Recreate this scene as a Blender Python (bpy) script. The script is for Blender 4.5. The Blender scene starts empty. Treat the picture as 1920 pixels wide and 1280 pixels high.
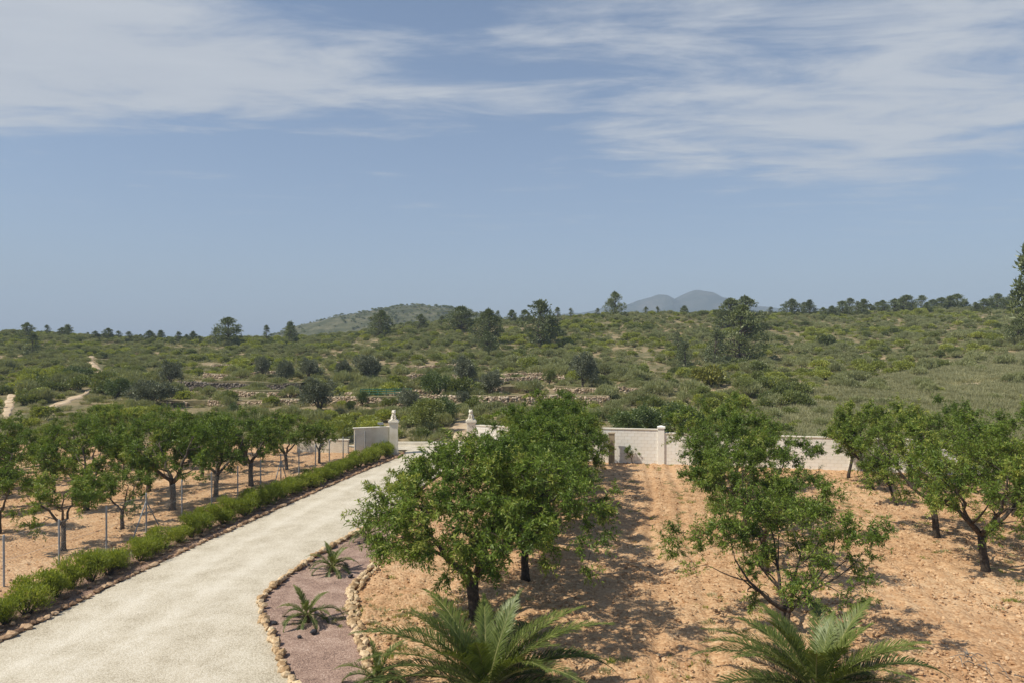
import bpy, math, random
import numpy as np
from mathutils import Vector, Matrix

S = bpy.context.scene
C = S.collection
R = math.radians
F, YH, H = 1350.0, 630.0, 7.5          # focal length in photo pixels, horizon row, eye height
TAU = 2 * math.pi

# ------------------------------------------------------------------ camera
cam_d = bpy.data.cameras.new('camera')
cam = bpy.data.objects.new('camera', cam_d)
C.objects.link(cam)
cam_d.sensor_width = 36.0
cam_d.lens = F / 1920 * 36
cam_d.clip_start, cam_d.clip_end = 0.1, 12000
cam.location = (0, 0, H)
cam.rotation_euler = (R(90) - math.atan((640 - YH) / F), 0, 0)
S.camera = cam

# ------------------------------------------------------------------ light
SUN = Vector((-1.0, -0.36, 0.0)).normalized()
EL = R(52)
sdir = Vector((SUN.x * math.cos(EL), SUN.y * math.cos(EL), math.sin(EL)))
sun_d = bpy.data.lights.new('sun', 'SUN')
sun_d.energy = 4.55
sun_d.angle = R(0.6)
sun_d.color = (1.0, 0.92, 0.77)
sun = bpy.data.objects.new('sun', sun_d)
C.objects.link(sun)
sun.rotation_euler = sdir.to_track_quat('Z', 'Y').to_euler()

W = bpy.data.worlds.new('World')
S.world = W
W.use_nodes = True
nt = W.node_tree
nt.nodes.clear()


def nd(tree, typ, **kw):
    n = tree.nodes.new(typ)
    for k, v in kw.items():
        if k.startswith('i_'):
            n.inputs[k[2:].replace('_', ' ')].default_value = v
        else:
            setattr(n, k, v)
    return n


def math_n(tree, op, a, b=None, clamp=False):
    n = tree.nodes.new('ShaderNodeMath')
    n.operation = op
    n.use_clamp = clamp
    for i, x in enumerate((a, b)):
        if x is None:
            continue
        if isinstance(x, (int, float)):
            n.inputs[i].default_value = x
        else:
            tree.links.new(x, n.inputs[i])
    return n.outputs[0]


def build_world():
    L = nt.links.new
    sky = nd(nt, 'ShaderNodeTexSky', sky_type='NISHITA')
    sky.sun_disc = False
    sky.sun_elevation = EL
    sky.sun_rotation = math.atan2(SUN.x, SUN.y)
    sky.altitude = 100
    sky.air_density = 1.0
    sky.dust_density = 0.9
    sky.ozone_density = 1.6
    tc = nd(nt, 'ShaderNodeTexCoord')
    sep = nd(nt, 'ShaderNodeSeparateXYZ')
    L(tc.outputs['Generated'], sep.inputs[0])
    z = math_n(nt, 'MAXIMUM', sep.outputs[2], 0.015)
    px = math_n(nt, 'DIVIDE', sep.outputs[0], z)
    py = math_n(nt, 'DIVIDE', sep.outputs[1], z)
    # wispy cloud layer laid out on a plane overhead
    comb = nd(nt, 'ShaderNodeCombineXYZ')
    L(px, comb.inputs[0])
    L(py, comb.inputs[1])
    big = nd(nt, 'ShaderNodeTexNoise', noise_dimensions='2D')
    mp = nd(nt, 'ShaderNodeMapping')
    mp.inputs['Location'].default_value = (CL0[0], CL0[1], 0)
    mp.inputs['Rotation'].default_value = (0, 0, R(-8))
    mp.inputs['Scale'].default_value = (0.22, 0.2, 1)
    L(comb.outputs[0], mp.inputs[0])
    L(mp.outputs[0], big.inputs['Vector'])
    big.inputs['Scale'].default_value = 1.0
    big.inputs['Detail'].default_value = 2.0
    wis = nd(nt, 'ShaderNodeTexNoise', noise_dimensions='2D')
    mp2 = nd(nt, 'ShaderNodeMapping')
    mp2.inputs['Rotation'].default_value = (0, 0, R(14))
    mp2.inputs['Scale'].default_value = (0.8, 1.7, 1)
    mp2.inputs['Location'].default_value = (3.1, 7.7, 0)
    L(comb.outputs[0], mp2.inputs[0])
    L(mp2.outputs[0], wis.inputs['Vector'])
    wis.inputs['Scale'].default_value = 1.5
    wis.inputs['Detail'].default_value = 9.0
    wis.inputs['Roughness'].default_value = 0.62
    wis.inputs['Distortion'].default_value = 0.25
    def bank(cx, cy, rx, ry):
        a = math_n(nt, 'POWER', math_n(nt, 'DIVIDE', math_n(nt, 'SUBTRACT', px, cx), rx), 2.0)
        b = math_n(nt, 'POWER', math_n(nt, 'DIVIDE', math_n(nt, 'SUBTRACT', py, cy), ry), 2.0)
        return math_n(nt, 'SUBTRACT', 1.0, math_n(nt, 'ADD', a, b), True)
    s = math_n(nt, 'MULTIPLY', big.outputs[0], 0.6)
    s = math_n(nt, 'ADD', s, math_n(nt, 'MULTIPLY', wis.outputs[0], 1.35))
    for c_, w_ in BANKS:
        s = math_n(nt, 'ADD', s, math_n(nt, 'MULTIPLY', bank(*c_), w_))
    ramp = nd(nt, 'ShaderNodeMapRange', interpolation_type='SMOOTHSTEP')
    L(s, ramp.inputs[0])
    ramp.inputs[1].default_value = CL1[0]
    ramp.inputs[2].default_value = CL1[1]
    ramp.inputs[3].default_value = 0.0
    ramp.inputs[4].default_value = 0.92
    fade = nd(nt, 'ShaderNodeMapRange', interpolation_type='SMOOTHSTEP')
    L(sep.outputs[2], fade.inputs[0])
    fade.inputs[1].default_value = 0.07
    fade.inputs[2].default_value = 0.24
    m = math_n(nt, 'MULTIPLY', ramp.outputs[0], fade.outputs[0])
    shade = nd(nt, 'ShaderNodeMixRGB')
    shade.inputs[1].default_value = CLOUD_A
    shade.inputs[2].default_value = CLOUD_B
    L(wis.outputs[0], shade.inputs[0])
    sat = nd(nt, 'ShaderNodeMixRGB')           # thin overall veil of high haze
    thin = math_n(nt, 'POWER', math_n(nt, 'SUBTRACT', 1.0, math_n(nt, 'MAXIMUM', sep.outputs[2], 0.0)), 2.0)
    L(math_n(nt, 'MULTIPLY', thin, VEIL), sat.inputs[0])      # the veil thins towards the zenith with the air mass
    L(sky.outputs[0], sat.inputs[1])
    sat.inputs[2].default_value = VEIL_C
    mix = nd(nt, 'ShaderNodeMixRGB')
    L(m, mix.inputs[0])
    L(sat.outputs[0], mix.inputs[1])
    L(shade.outputs[0], mix.inputs[2])
    bg = nd(nt, 'ShaderNodeBackground')
    bg.inputs[1].default_value = 0.1
    L(mix.outputs[0], bg.inputs[0])
    out = nd(nt, 'ShaderNodeOutputWorld')
    L(bg.outputs[0], out.inputs[0])


CL0, CL1 = (3.3, 5.3), (1.04, 1.62)
BANKS = [((-2.2, 2.55, 1.9, 1.15), 0.75), ((-0.6, 3.05, 1.0, 0.75), 0.36), ((1.8, 3.0, 2.0, 2.1), 0.55), ((0.35, 2.2, 0.5, 0.4), 0.2)]
CLOUD_A, CLOUD_B = (4.3, 4.7, 5.4, 1), (5.7, 6.0, 6.4, 1)
VEIL, VEIL_C = 0.62, (3.3, 4.15, 5.95, 1)
build_world()

S.view_settings.view_transform = 'Standard'
S.view_settings.look = 'None'
S.view_settings.exposure = 0.12
S.view_settings.gamma = 1.0
S.cycles.max_bounces = 5
S.cycles.diffuse_bounces = 3
S.cycles.transmission_bounces = 3
S.cycles.volume_bounces = 0
S.cycles.use_denoising = True

# ------------------------------------------------------------------ helpers


def px(x, y, z=0.0):
    """photo pixel on a level z -> ground point"""
    Y = (H - z) * F / (y - YH)
    return ((x - 960) / F * Y, Y)


def hash2(ix, iy, s):
    h = (ix.astype(np.int64) * 374761393 + iy.astype(np.int64) * 668265263 + s * 1274126177) & 0xffffffff
    h = ((h ^ (h >> 13)) * 1274126177) & 0xffffffff
    return ((h ^ (h >> 16)) & 0xffff) / 65535.0


def vnoise(x, y, s=0):
    x = np.asarray(x, float); y = np.asarray(y, float)
    ix, iy = np.floor(x), np.floor(y)
    fx, fy = x - ix, y - iy
    fx = fx * fx * (3 - 2 * fx); fy = fy * fy * (3 - 2 * fy)
    a = hash2(ix, iy, s); b = hash2(ix + 1, iy, s); c = hash2(ix, iy + 1, s); d = hash2(ix + 1, iy + 1, s)
    return (a * (1 - fx) + b * fx) * (1 - fy) + (c * (1 - fx) + d * fx) * fy


def fbm(x, y, o=4, s=0):
    v, a, t = 0, 1.0, 0
    for k in range(o):
        v = v + a * vnoise(x, y, s + k * 17); t += a
        a *= 0.5; x = x * 2.03 + 5.1; y = y * 2.03 + 1.7
    return v / t


def norm(v):
    return v / np.maximum(np.linalg.norm(v, axis=-1, keepdims=True), 1e-9)


class MB:
    """collects quads / tris and builds one mesh"""
    def __init__(self):
        self.v, self.q, self.t, self.n = [], [], [], 0

    def add(self, v, q=None, t=None):
        v = np.asarray(v, float).reshape(-1, 3)
        if q is not None and len(q):
            self.q.append(np.asarray(q, int) + self.n)
        if t is not None and len(t):
            self.t.append(np.asarray(t, int) + self.n)
        self.v.append(v); self.n += len(v)

    def tube(self, pts, rad, sides=6, cap=True):
        pts = np.asarray(pts, float); n = len(pts)
        rad = np.broadcast_to(np.asarray(rad, float), (n,))
        tan = norm(np.gradient(pts, axis=0))
        ref = np.array([0.0, 0, 1]) if abs(tan[0][2]) < 0.9 else np.array([1.0, 0, 0])
        a = norm(np.cross(tan, ref)); b = np.cross(tan, a)
        th = np.arange(sides) / sides * TAU
        V = pts[:, None] + rad[:, None, None] * (np.cos(th)[None, :, None] * a[:, None] + np.sin(th)[None, :, None] * b[:, None])
        i = np.arange(n - 1)[:, None] * sides; j = np.arange(sides)[None]; k = (j + 1) % sides
        Q = np.stack([i + j, i + k, i + sides + k, i + sides + j], -1).reshape(-1, 4)
        V = V.reshape(-1, 3)
        if cap:
            m = len(V)
            V = np.vstack([V, pts[-1], pts[0]])
            e = (n - 1) * sides
            T = [[e + x, e + (x + 1) % sides, m] for x in range(sides)] + [[(x + 1) % sides, x, m + 1] for x in range(sides)]
            self.add(V, Q, T)
        else:
            self.add(V, Q)

    def box(self, c, s, rz=0.0, taper=1.0):
        c = np.asarray(c, float); x, y, z = [k / 2 for k in s]
        v = np.array([[-x, -y, -z], [x, -y, -z], [x, y, -z], [-x, y, -z],
                      [-x * taper, -y * taper, z], [x * taper, -y * taper, z], [x * taper, y * taper, z], [-x * taper, y * taper, z]])
        cs, sn = math.cos(rz), math.sin(rz)
        v[:, :2] = np.stack([v[:, 0] * cs - v[:, 1] * sn, v[:, 0] * sn + v[:, 1] * cs], -1)
        self.add(v + c, [[0, 3, 2, 1], [4, 5, 6, 7], [0, 1, 5, 4], [1, 2, 6, 5], [2, 3, 7, 6], [3, 0, 4, 7]])

    def leaves(self, P, D, U, L, Wd, fold=0.25):
        """rhombic folded leaves: base P, axis D, up-ish U"""
        P = np.asarray(P, float); n = len(P)
        D = norm(D); Sd = norm(np.cross(D, U)); N = np.cross(Sd, D)
        L = np.broadcast_to(np.asarray(L, float), (n,))[:, None]
        Wd = np.broadcast_to(np.asarray(Wd, float), (n,))[:, None]
        mid = P + D * L * 0.45
        V = np.stack([P, mid + Sd * Wd * .5 + N * Wd * fold, P + D * L, mid - Sd * Wd * .5 + N * Wd * fold], 1)
        i = np.arange(n)[:, None] * 4
        # two triangles sharing the midrib
        T = np.concatenate([i + np.array([[0, 1, 2]]), i + np.array([[0, 2, 3]])])
        self.add(V.reshape(-1, 3), None, T)

    def mesh(self, name, mat=None, smooth=False):
        me = bpy.data.meshes.new(name)
        V = np.concatenate(self.v).astype(np.float32)
        me.vertices.add(len(V)); me.vertices.foreach_set('co', V.ravel())
        q = np.concatenate(self.q) if self.q else np.zeros((0, 4), int)
        t = np.concatenate(self.t) if self.t else np.zeros((0, 3), int)
        nl = q.size + t.size
        me.loops.add(nl); me.loops.foreach_set('vertex_index', np.concatenate([q.ravel(), t.ravel()]).astype(np.int32))
        me.polygons.add(len(q) + len(t))
        st = np.concatenate([np.arange(len(q)) * 4, q.size + np.arange(len(t)) * 3]).astype(np.int32)
        me.polygons.foreach_set('loop_start', st)
        me.update(calc_edges=True)
        me.polygons.foreach_set('use_smooth', np.full(len(q) + len(t), bool(smooth)))
        if mat:
            me.materials.append(mat)
        return me


def link(name, data, parent=None, loc=(0, 0, 0), rz=0.0, sc=None):
    o = bpy.data.objects.new(name, data)
    C.objects.link(o)
    o.location = loc
    o.rotation_euler = (0, 0, rz)
    if sc is not None:
        o.scale = (sc, sc, sc) if isinstance(sc, (int, float)) else sc
    if parent:
        o.parent = parent
    return o


def tag(o, label, cat, group=None):
    o['label'] = label; o['category'] = cat
    if group:
        o['group'] = group
    return o


def struct(o, label=None, kind='structure'):
    o['kind'] = kind
    if label:
        o['label'] = label
    return o


ORD = ['first', 'second', 'third', 'fourth', 'fifth', 'sixth', 'seventh', 'eighth', 'ninth', 'tenth', 'eleventh', 'twelfth',
       'thirteenth', 'fourteenth', 'fifteenth', 'sixteenth', 'seventeenth', 'eighteenth', 'nineteenth', 'twentieth']
for t_ in ('twenty', 'thirty', 'forty'):
    ORD += [t_ + '-' + w for w in ORD[:9]] + [{'twenty': 'thirtieth', 'thirty': 'fortieth', 'forty': 'fiftieth'}[t_]]

# ------------------------------------------------------------------ materials


def new_mat(name):
    m = bpy.data.materials.new(name); m.use_nodes = True
    t = m.node_tree; t.nodes.clear()
    return m, t, t.nodes.new('ShaderNodeOutputMaterial')


def leaf_mat(name, a, b, c=None, trans=0.3, gloss=0.06, objvar=0.35):
    """leaf colour varies leaf by leaf and plant by plant; light shines through"""
    m, t, out = new_mat(name); L = t.links.new
    geo = nd(t, 'ShaderNodeNewGeometry'); oi = nd(t, 'ShaderNodeObjectInfo')
    r = nd(t, 'ShaderNodeValToRGB')
    r.color_ramp.elements[0].color = (*a, 1); r.color_ramp.elements[1].color = (*b, 1)
    r.color_ramp.elements[0].position = 0.1; r.color_ramp.elements[1].position = 0.8
    if c:
        e = r.color_ramp.elements.new(1.0); e.color = (*c, 1)
    v = math_n(t, 'ADD', math_n(t, 'MULTIPLY', geo.outputs['Random Per Island'], 1 - objvar),
               math_n(t, 'MULTIPLY', oi.outputs['Random'], objvar))
    at = nd(t, 'ShaderNodeAttribute', attribute_name='tone')
    v = math_n(t, 'ADD', v, at.outputs['Fac'], True)
    L(v, r.inputs[0])
    d = nd(t, 'ShaderNodeBsdfDiffuse'); L(r.outputs[0], d.inputs[0])
    tr = nd(t, 'ShaderNodeBsdfTranslucent')
    g2 = nd(t, 'ShaderNodeMixRGB', blend_type='MULTIPLY'); g2.inputs[0].default_value = 1.0
    L(r.outputs[0], g2.inputs[1]); g2.inputs[2].default_value = (1.25, 1.2, 0.55, 1)
    L(g2.outputs[0], tr.inputs[0])
    mx = nd(t, 'ShaderNodeMixShader'); mx.inputs[0].default_value = trans
    L(d.outputs[0], mx.inputs[1]); L(tr.outputs[0], mx.inputs[2])
    gl = nd(t, 'ShaderNodeBsdfGlossy'); gl.inputs['Roughness'].default_value = 0.45
    gl.inputs[0].default_value = (0.75, 0.8, 0.7, 1)
    m2 = nd(t, 'ShaderNodeMixShader'); m2.inputs[0].default_value = gloss
    L(mx.outputs[0], m2.inputs[1]); L(gl.outputs[0], m2.inputs[2])
    L(m2.outputs[0], out.inputs[0])
    return m


def rough_mat(name, cols, scale=3.0, detail=6.0, bump=0.3, bscale=None, rough=0.9, objvar=0.0, coord='Object', dist=0.02, vor=None, lowscale=None, low=0.0, islvar=0.0, attr=None):
    """noise-coloured matte surface with fine relief; vor adds a pebble pattern at that scale"""
    m, t, out = new_mat(name); L = t.links.new
    tc = nd(t, 'ShaderNodeTexCoord')
    p = nd(t, 'ShaderNodeBsdfPrincipled'); p.inputs['Roughness'].default_value = rough
    p.inputs['Specular IOR Level'].default_value = 0.2
    n = nd(t, 'ShaderNodeTexNoise'); n.inputs['Scale'].default_value = scale; n.inputs['Detail'].default_value = detail
    n.inputs['Roughness'].default_value = 0.6
    L(tc.outputs[coord], n.inputs['Vector'])
    f = n.outputs[0]
    f = math_n(t, 'ADD', math_n(t, 'MULTIPLY', math_n(t, 'SUBTRACT', f, 0.5), 2.2), 0.5)
    if vor:
        vo = nd(t, 'ShaderNodeTexVoronoi'); vo.inputs['Scale'].default_value = vor
        L(tc.outputs[coord], vo.inputs['Vector'])
        sp = nd(t, 'ShaderNodeSeparateColor'); L(vo.outputs['Color'], sp.inputs[0])
        f = math_n(t, 'ADD', math_n(t, 'MULTIPLY', f, 0.45), math_n(t, 'MULTIPLY', sp.outputs[0], 0.55))
    if lowscale:
        n3 = nd(t, 'ShaderNodeTexNoise'); n3.inputs['Scale'].default_value = lowscale; n3.inputs['Detail'].default_value = 3.0
        L(tc.outputs[coord], n3.inputs['Vector'])
        f = math_n(t, 'ADD', f, math_n(t, 'MULTIPLY', math_n(t, 'SUBTRACT', n3.outputs[0], 0.5), low))
    if attr:
        aa = nd(t, 'ShaderNodeAttribute', attribute_name=attr)
        f = math_n(t, 'ADD', f, aa.outputs['Fac'])
    if objvar:
        oi = nd(t, 'ShaderNodeObjectInfo')
        f = math_n(t, 'ADD', f, math_n(t, 'MULTIPLY', math_n(t, 'SUBTRACT', oi.outputs['Random'], 0.5), objvar))
    if islvar:
        gi = nd(t, 'ShaderNodeNewGeometry')
        f = math_n(t, 'ADD', f, math_n(t, 'MULTIPLY', math_n(t, 'SUBTRACT', gi.outputs['Random Per Island'], 0.5), islvar))
    r = nd(t, 'ShaderNodeValToRGB')
    k = len(cols)
    while len(r.color_ramp.elements) < k:
        r.color_ramp.elements.new(0.5)
    for i, c in enumerate(cols):
        r.color_ramp.elements[i].position = 0.1 + 0.8 * i / max(1, k - 1)
        r.color_ramp.elements[i].color = (*c, 1)
    L(f, r.inputs[0]); L(r.outputs[0], p.inputs['Base Color'])
    if bump:
        n2 = nd(t, 'ShaderNodeTexNoise'); n2.inputs['Scale'].default_value = bscale or scale * 4; n2.inputs['Detail'].default_value = 6
        L(tc.outputs[coord], n2.inputs['Vector'])
        hgt = n2.outputs[0]
        if vor:
            hgt = math_n(t, 'SUBTRACT', math_n(t, 'MULTIPLY', n2.outputs[0], 0.4), vo.outputs['Distance'])
        b = nd(t, 'ShaderNodeBump'); b.inputs['Strength'].default_value = bump; b.inputs['Distance'].default_value = dist
        L(hgt, b.inputs['Height']); L(b.outputs[0], p.inputs['Normal'])
    L(p.outputs[0], out.inputs[0])
    return m


M = {}
M['soil'] = rough_mat('tilled_soil', [(.37, .21, .105), (.485, .295, .16), (.565, .37, .21), (.63, .45, .28)], scale=2.2, bump=0.8, bscale=22, dist=0.03, vor=14, lowscale=0.22, low=0.9)
M['clod'] = rough_mat('stone_clod', [(.39, .23, .12), (.52, .335, .19), (.63, .45, .28)], scale=5, bump=0.4, bscale=30, islvar=1.1)
M['gravel'] = rough_mat('pale_gravel', [(.38, .33, .245), (.52, .465, .36), (.60, .545, .44), (.68, .63, .53)], scale=1.2, bump=0.55, bscale=60, dist=0.012, vor=34, lowscale=0.3, low=0.45, attr='track')
M['pink'] = rough_mat('pink_gravel', [(.13, .09, .075), (.29, .195, .155), (.41, .285, .225), (.56, .43, .36)], scale=2, bump=0.8, bscale=70, dist=0.014, vor=42, lowscale=0.5, low=0.3)
M['mulch'] = rough_mat('brown_mulch', [(.14, .09, .065), (.30, .19, .14), (.44, .31, .23)], scale=3, bump=0.8, bscale=40, dist=0.02, vor=30)
M['stone'] = rough_mat('edging_stone', [(.36, .235, .125), (.54, .385, .225), (.68, .54, .36)], scale=4, bump=0.5, bscale=18, objvar=0.9)
M['stone_d'] = rough_mat('brown_edging_stone', [(.20, .125, .08), (.36, .23, .14), (.52, .37, .24)], scale=4, bump=0.5, bscale=18, objvar=1.0)
M['lava'] = rough_mat('dark_stone', [(.02, .02, .025), (.07, .07, .08)], scale=6, bump=0.5)
M['drystone'] = rough_mat('dry_stone', [(.27, .195, .125), (.44, .34, .235), (.58, .475, .355)], scale=1.5, bump=0.5, bscale=9, dist=0.05, islvar=1.0)
M['drystone_shade'] = rough_mat('shaded_dry_stone', [(.09, .075, .06), (.17, .14, .115), (.28, .24, .2)], scale=1.5, bump=0.5, bscale=9, dist=0.05, islvar=1.0)  # darker copy of the dry stone, with the wall's shade put into its colour
M['block'] = rough_mat('white_block', [(.80, .77, .68), (.86, .83, .76), (.88, .87, .82)], scale=1.5, bump=0.15, bscale=40, objvar=0.5, islvar=0.3)
M['mortar'] = rough_mat('mortar', [(.46, .43, .36), (.56, .52, .45)], scale=4, bump=0.2)
M['render'] = rough_mat('cream_render', [(.62, .56, .44), (.74, .69, .58), (.80, .76, .66)], scale=1.2, bump=0.15, bscale=30)
M['tan'] = rough_mat('tan_stone', [(.30, .24, .16), (.42, .34, .24)], scale=3, bump=0.3)
M['bark'] = rough_mat('almond_bark', [(.025, .02, .016), (.06, .047, .037), (.11, .09, .072)], scale=9, bump=0.9, bscale=30, dist=0.02)
M['bark_l'] = rough_mat('grey_bark', [(.05, .042, .034), (.11, .09, .072), (.17, .14, .115)], scale=9, bump=0.8, bscale=28, dist=0.02)
M['steel'] = rough_mat('galvanised_steel', [(.30, .32, .33), (.42, .44, .45)], scale=8, bump=0.05, rough=0.5)
M['green_net'] = rough_mat('green_mesh', [(.03, .12, .085), (.06, .19, .13)], scale=5, bump=0.1)
M['almond'] = leaf_mat('almond_leaf', (.088, .15, .024), (.195, .275, .042), (.34, .37, .085), trans=0.32, gloss=0.03)
M['almond_y'] = leaf_mat('almond_leaf_young', (.095, .16, .027), (.205, .285, .046), (.34, .37, .09), trans=0.34, gloss=0.03)
M['hedge'] = leaf_mat('oleander_leaf', (.16, .215, .035), (.33, .385, .065), (.48, .46, .14), trans=0.48, gloss=0.03)
M['palm'] = leaf_mat('palm_leaflet', (.05, .075, .02), (.12, .16, .042), (.27, .30, .10), trans=0.22, gloss=0.04)
M['palm_dry'] = leaf_mat('palm_young_leaflet', (.085, .12, .028), (.18, .225, .055), (.32, .35, .12), trans=0.28, gloss=0.04)
M['rachis'] = rough_mat('palm_rachis', [(.15, .16, .05), (.26, .26, .10)], scale=6, bump=0.1, rough=0.5)
M['palmtrunk'] = rough_mat('palm_trunk', [(.05, .035, .02), (.14, .10, .06)], scale=10, bump=0.9, bscale=30)
M['pine'] = leaf_mat('pine_needle', (.085, .11, .04), (.17, .20, .07), (.26, .285, .12), trans=0.25, objvar=0.5)
M['pine_l'] = leaf_mat('pale_pine_needle', (.10, .125, .055), (.19, .215, .105), (.27, .28, .15), trans=0.25, objvar=0.5)
M['olive'] = leaf_mat('olive_leaf', (.09, .105, .062), (.185, .20, .13), (.29, .305, .22), trans=0.15, gloss=0.08, objvar=0.3)
M['mastic'] = leaf_mat('mastic_leaf', (.202, .235, .045), (.386, .420, .084), (.504, .515, .140), trans=0.36, objvar=0.55)
M['dark'] = leaf_mat('evergreen_leaf', (.106, .134, .039), (.213, .246, .067), (.302, .330, .112), trans=0.32, objvar=0.5)
M['grey'] = leaf_mat('rosemary_leaf', (.213, .230, .106), (.358, .375, .179), (.470, .476, .269), trans=0.34, objvar=0.5)
M['grass'] = leaf_mat('dry_grass', (.27, .27, .15), (.42, .41, .24), (.55, .51, .33), trans=0.3, objvar=0.4, gloss=0.03)
M['yellow'] = leaf_mat('yellow_green_leaf', (.13, .14, .02), (.27, .26, .04), (.40, .35, .07), trans=0.25, objvar=0.2)
M['carob'] = leaf_mat('carob_leaf', (.05, .085, .02), (.115, .165, .036), (.22, .27, .07), trans=0.2, gloss=0.08, objvar=0.2)
M['twig'] = rough_mat('dry_twig', [(.10, .09, .08), (.24, .22, .20)], scale=9, bump=0.3)

# ------------------------------------------------------------------ terrain
COLS = [-800, 0, 300, 560, 860, 1200, 1500, 1920, 2700]
DIST = [46, 56, 66, 80, 105, 140, 200, 260]
ROWS = {   # photo row of the bare ground at each distance, column by column
    0:    [851, 812, 786, 752, 716, 672, 630, 628],
    300:  [851, 812, 786, 750, 712, 676, 640, 640],
    560:  [851, 810, 784, 746, 706, 672, 637, 640],
    860:  [851, 808, 778, 744, 704, 662, 606, 615],
    1200: [851, 808, 778, 740, 700, 652, 592, 602],
    1500: [851, 806, 768, 730, 694, 650, 592, 600],
    1920: [851, 792, 742, 702, 660, 622, 584, 590],
}
ROWS[-800] = ROWS[0]; ROWS[2700] = ROWS[1920]
DG = np.array([0, 40] + DIST + [420, 900, 4000], float)
ZT = []
for c in COLS:
    z = [H - (r - YH) / F * d for r, d in zip(ROWS[c], DIST)]
    ZT.append([0, 0] + z + [z[-1] - 9, -12, -45])
ZT = np.array(ZT)
UG = (np.array(COLS) - 960) / F


def height(x, y):
    x = np.asarray(x, float); y = np.asarray(y, float)
    yy = np.clip(y, 1, 3999)
    u = np.clip(x / np.maximum(yy, 20), UG[0], UG[-1] - 1e-6)
    ui = np.clip(np.searchsorted(UG, u, side='right') - 1, 0, len(UG) - 2)
    fu = (u - UG[ui]) / (UG[ui + 1] - UG[ui]); fu = fu * fu * (3 - 2 * fu)
    di = np.clip(np.searchsorted(DG, yy, side='right') - 1, 0, len(DG) - 2)
    fd = (yy - DG[di]) / (DG[di + 1] - DG[di])
    z = (ZT[ui, di] * (1 - fd) + ZT[ui, di + 1] * fd) * (1 - fu) + (ZT[ui + 1, di] * (1 - fd) + ZT[ui + 1, di + 1] * fd) * fu
    k = np.clip((y - 50) / 40, 0, 1)
    z = z + k * ((fbm(x / 14, y / 14, 3, 5) - .5) * 1.3 + (fbm(x / 3.5, y / 3.5, 2, 9) - .5) * .35)
    return z


def h1(x, y):
    return float(height(np.array([x]), np.array([y]))[0])


def build_ground():
    ang = np.concatenate([np.linspace(-math.pi, -0.95, 40)[:-1], np.linspace(-0.95, 0.95, 420), np.linspace(0.95, math.pi, 40)[1:]])
    rad = np.concatenate([[0.5], np.geomspace(6, 44, 24), np.geomspace(46, 260, 210), np.geomspace(275, 3000, 50)])
    A, Rr = np.meshgrid(ang, rad)
    X = Rr * np.sin(A); Y = Rr * np.cos(A)
    Z = height(X, Y)
    inside = (Y < 47)
    Z = np.where(inside, np.minimum(Z, 0) - 0.3 * np.clip((50 - Y) / 4, 0, 1), Z)
    n, m = X.shape
    i = np.arange(n - 1)[:, None] * m + np.arange(m - 1)[None]
    Q = np.stack([i, i + m, i + m + 1, i + 1], -1).reshape(-1, 4)
    b = MB(); b.add(np.stack([X, Y, Z], -1).reshape(-1, 3), Q)
    mat, t, out = new_mat('hillside_ground'); L = t.links.new
    tc = nd(t, 'ShaderNodeTexCoord'); p = nd(t, 'ShaderNodeBsdfPrincipled')
    p.inputs['Roughness'].default_value = 1.0; p.inputs['Specular IOR Level'].default_value = 0.1
    n1 = nd(t, 'ShaderNodeTexNoise'); n1.inputs['Scale'].default_value = 0.16; n1.inputs['Detail'].default_value = 8; n1.inputs['Roughness'].default_value = 0.65
    n2 = nd(t, 'ShaderNodeTexNoise'); n2.inputs['Scale'].default_value = 1.7; n2.inputs['Detail'].default_value = 6
    L(tc.outputs['Object'], n1.inputs[0]); L(tc.outputs['Object'], n2.inputs[0])
    r1 = nd(t, 'ShaderNodeValToRGB')
    r1.color_ramp.elements[0].position = .42; r1.color_ramp.elements[0].color = (.17, .165, .09, 1)
    r1.color_ramp.elements[1].position = .66; r1.color_ramp.elements[1].color = (.40, .31, .20, 1)
    L(n1.outputs[0], r1.inputs[0])
    mx = nd(t, 'ShaderNodeMixRGB', blend_type='MULTIPLY'); mx.inputs[0].default_value = 0.8
    r2 = nd(t, 'ShaderNodeValToRGB')
    r2.color_ramp.elements[0].position = .3; r2.color_ramp.elements[0].color = (.55, .55, .5, 1)
    r2.color_ramp.elements[1].position = .7; r2.color_ramp.elements[1].color = (1.15, 1.1, 1.05, 1)
    L(n2.outputs[0], r2.inputs[0]); L(r1.outputs[0], mx.inputs[1]); L(r2.outputs[0], mx.inputs[2])
    L(mx.outputs[0], p.inputs['Base Color'])
    bp = nd(t, 'ShaderNodeBump'); bp.inputs['Strength'].default_value = .6; bp.inputs['Distance'].default_value = .15
    L(n2.outputs[0], bp.inputs['Height']); L(bp.outputs[0], p.inputs['Normal'])
    L(p.outputs[0], out.inputs[0])
    M['ground'] = mat
    struct(link('ground', b.mesh('ground', mat, True)), 'dry scrubby hillside ground rolling up to the ridge')


build_ground()


def edge(pts):
    a = np.array(sorted([(px(*p)[1], px(*p)[0]) for p in pts]))
    return lambda y: np.interp(y, a[:, 0], a[:, 1])


_l = edge([(0, 1208), (190, 1110), (400, 1010), (500, 965), (600, 920), (700, 877), (752, 856)])
_r = edge([(585, 1320), (538, 1275), (512, 1210), (490, 1150), (488, 1125), (520, 1095), (580, 1052), (640, 1015), (690, 990), (740, 955), (800, 905), (868, 858)])
_b = edge([(720, 1320), (700, 1275), (678, 1230), (656, 1165), (654, 1120), (668, 1092), (690, 1072), (712, 1040), (735, 1000), (745, 952)])


def XL(y):
    y = np.asarray(y, float)
    base = _l(y)
    return np.where(y < 17.7, _l(17.7) - (17.7 - y) * 0.16, base)


def XR(y):
    y = np.asarray(y, float)
    return np.where(y < 14.8, _r(14.8) + (14.8 - y) * 0.45, _r(y))


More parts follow.
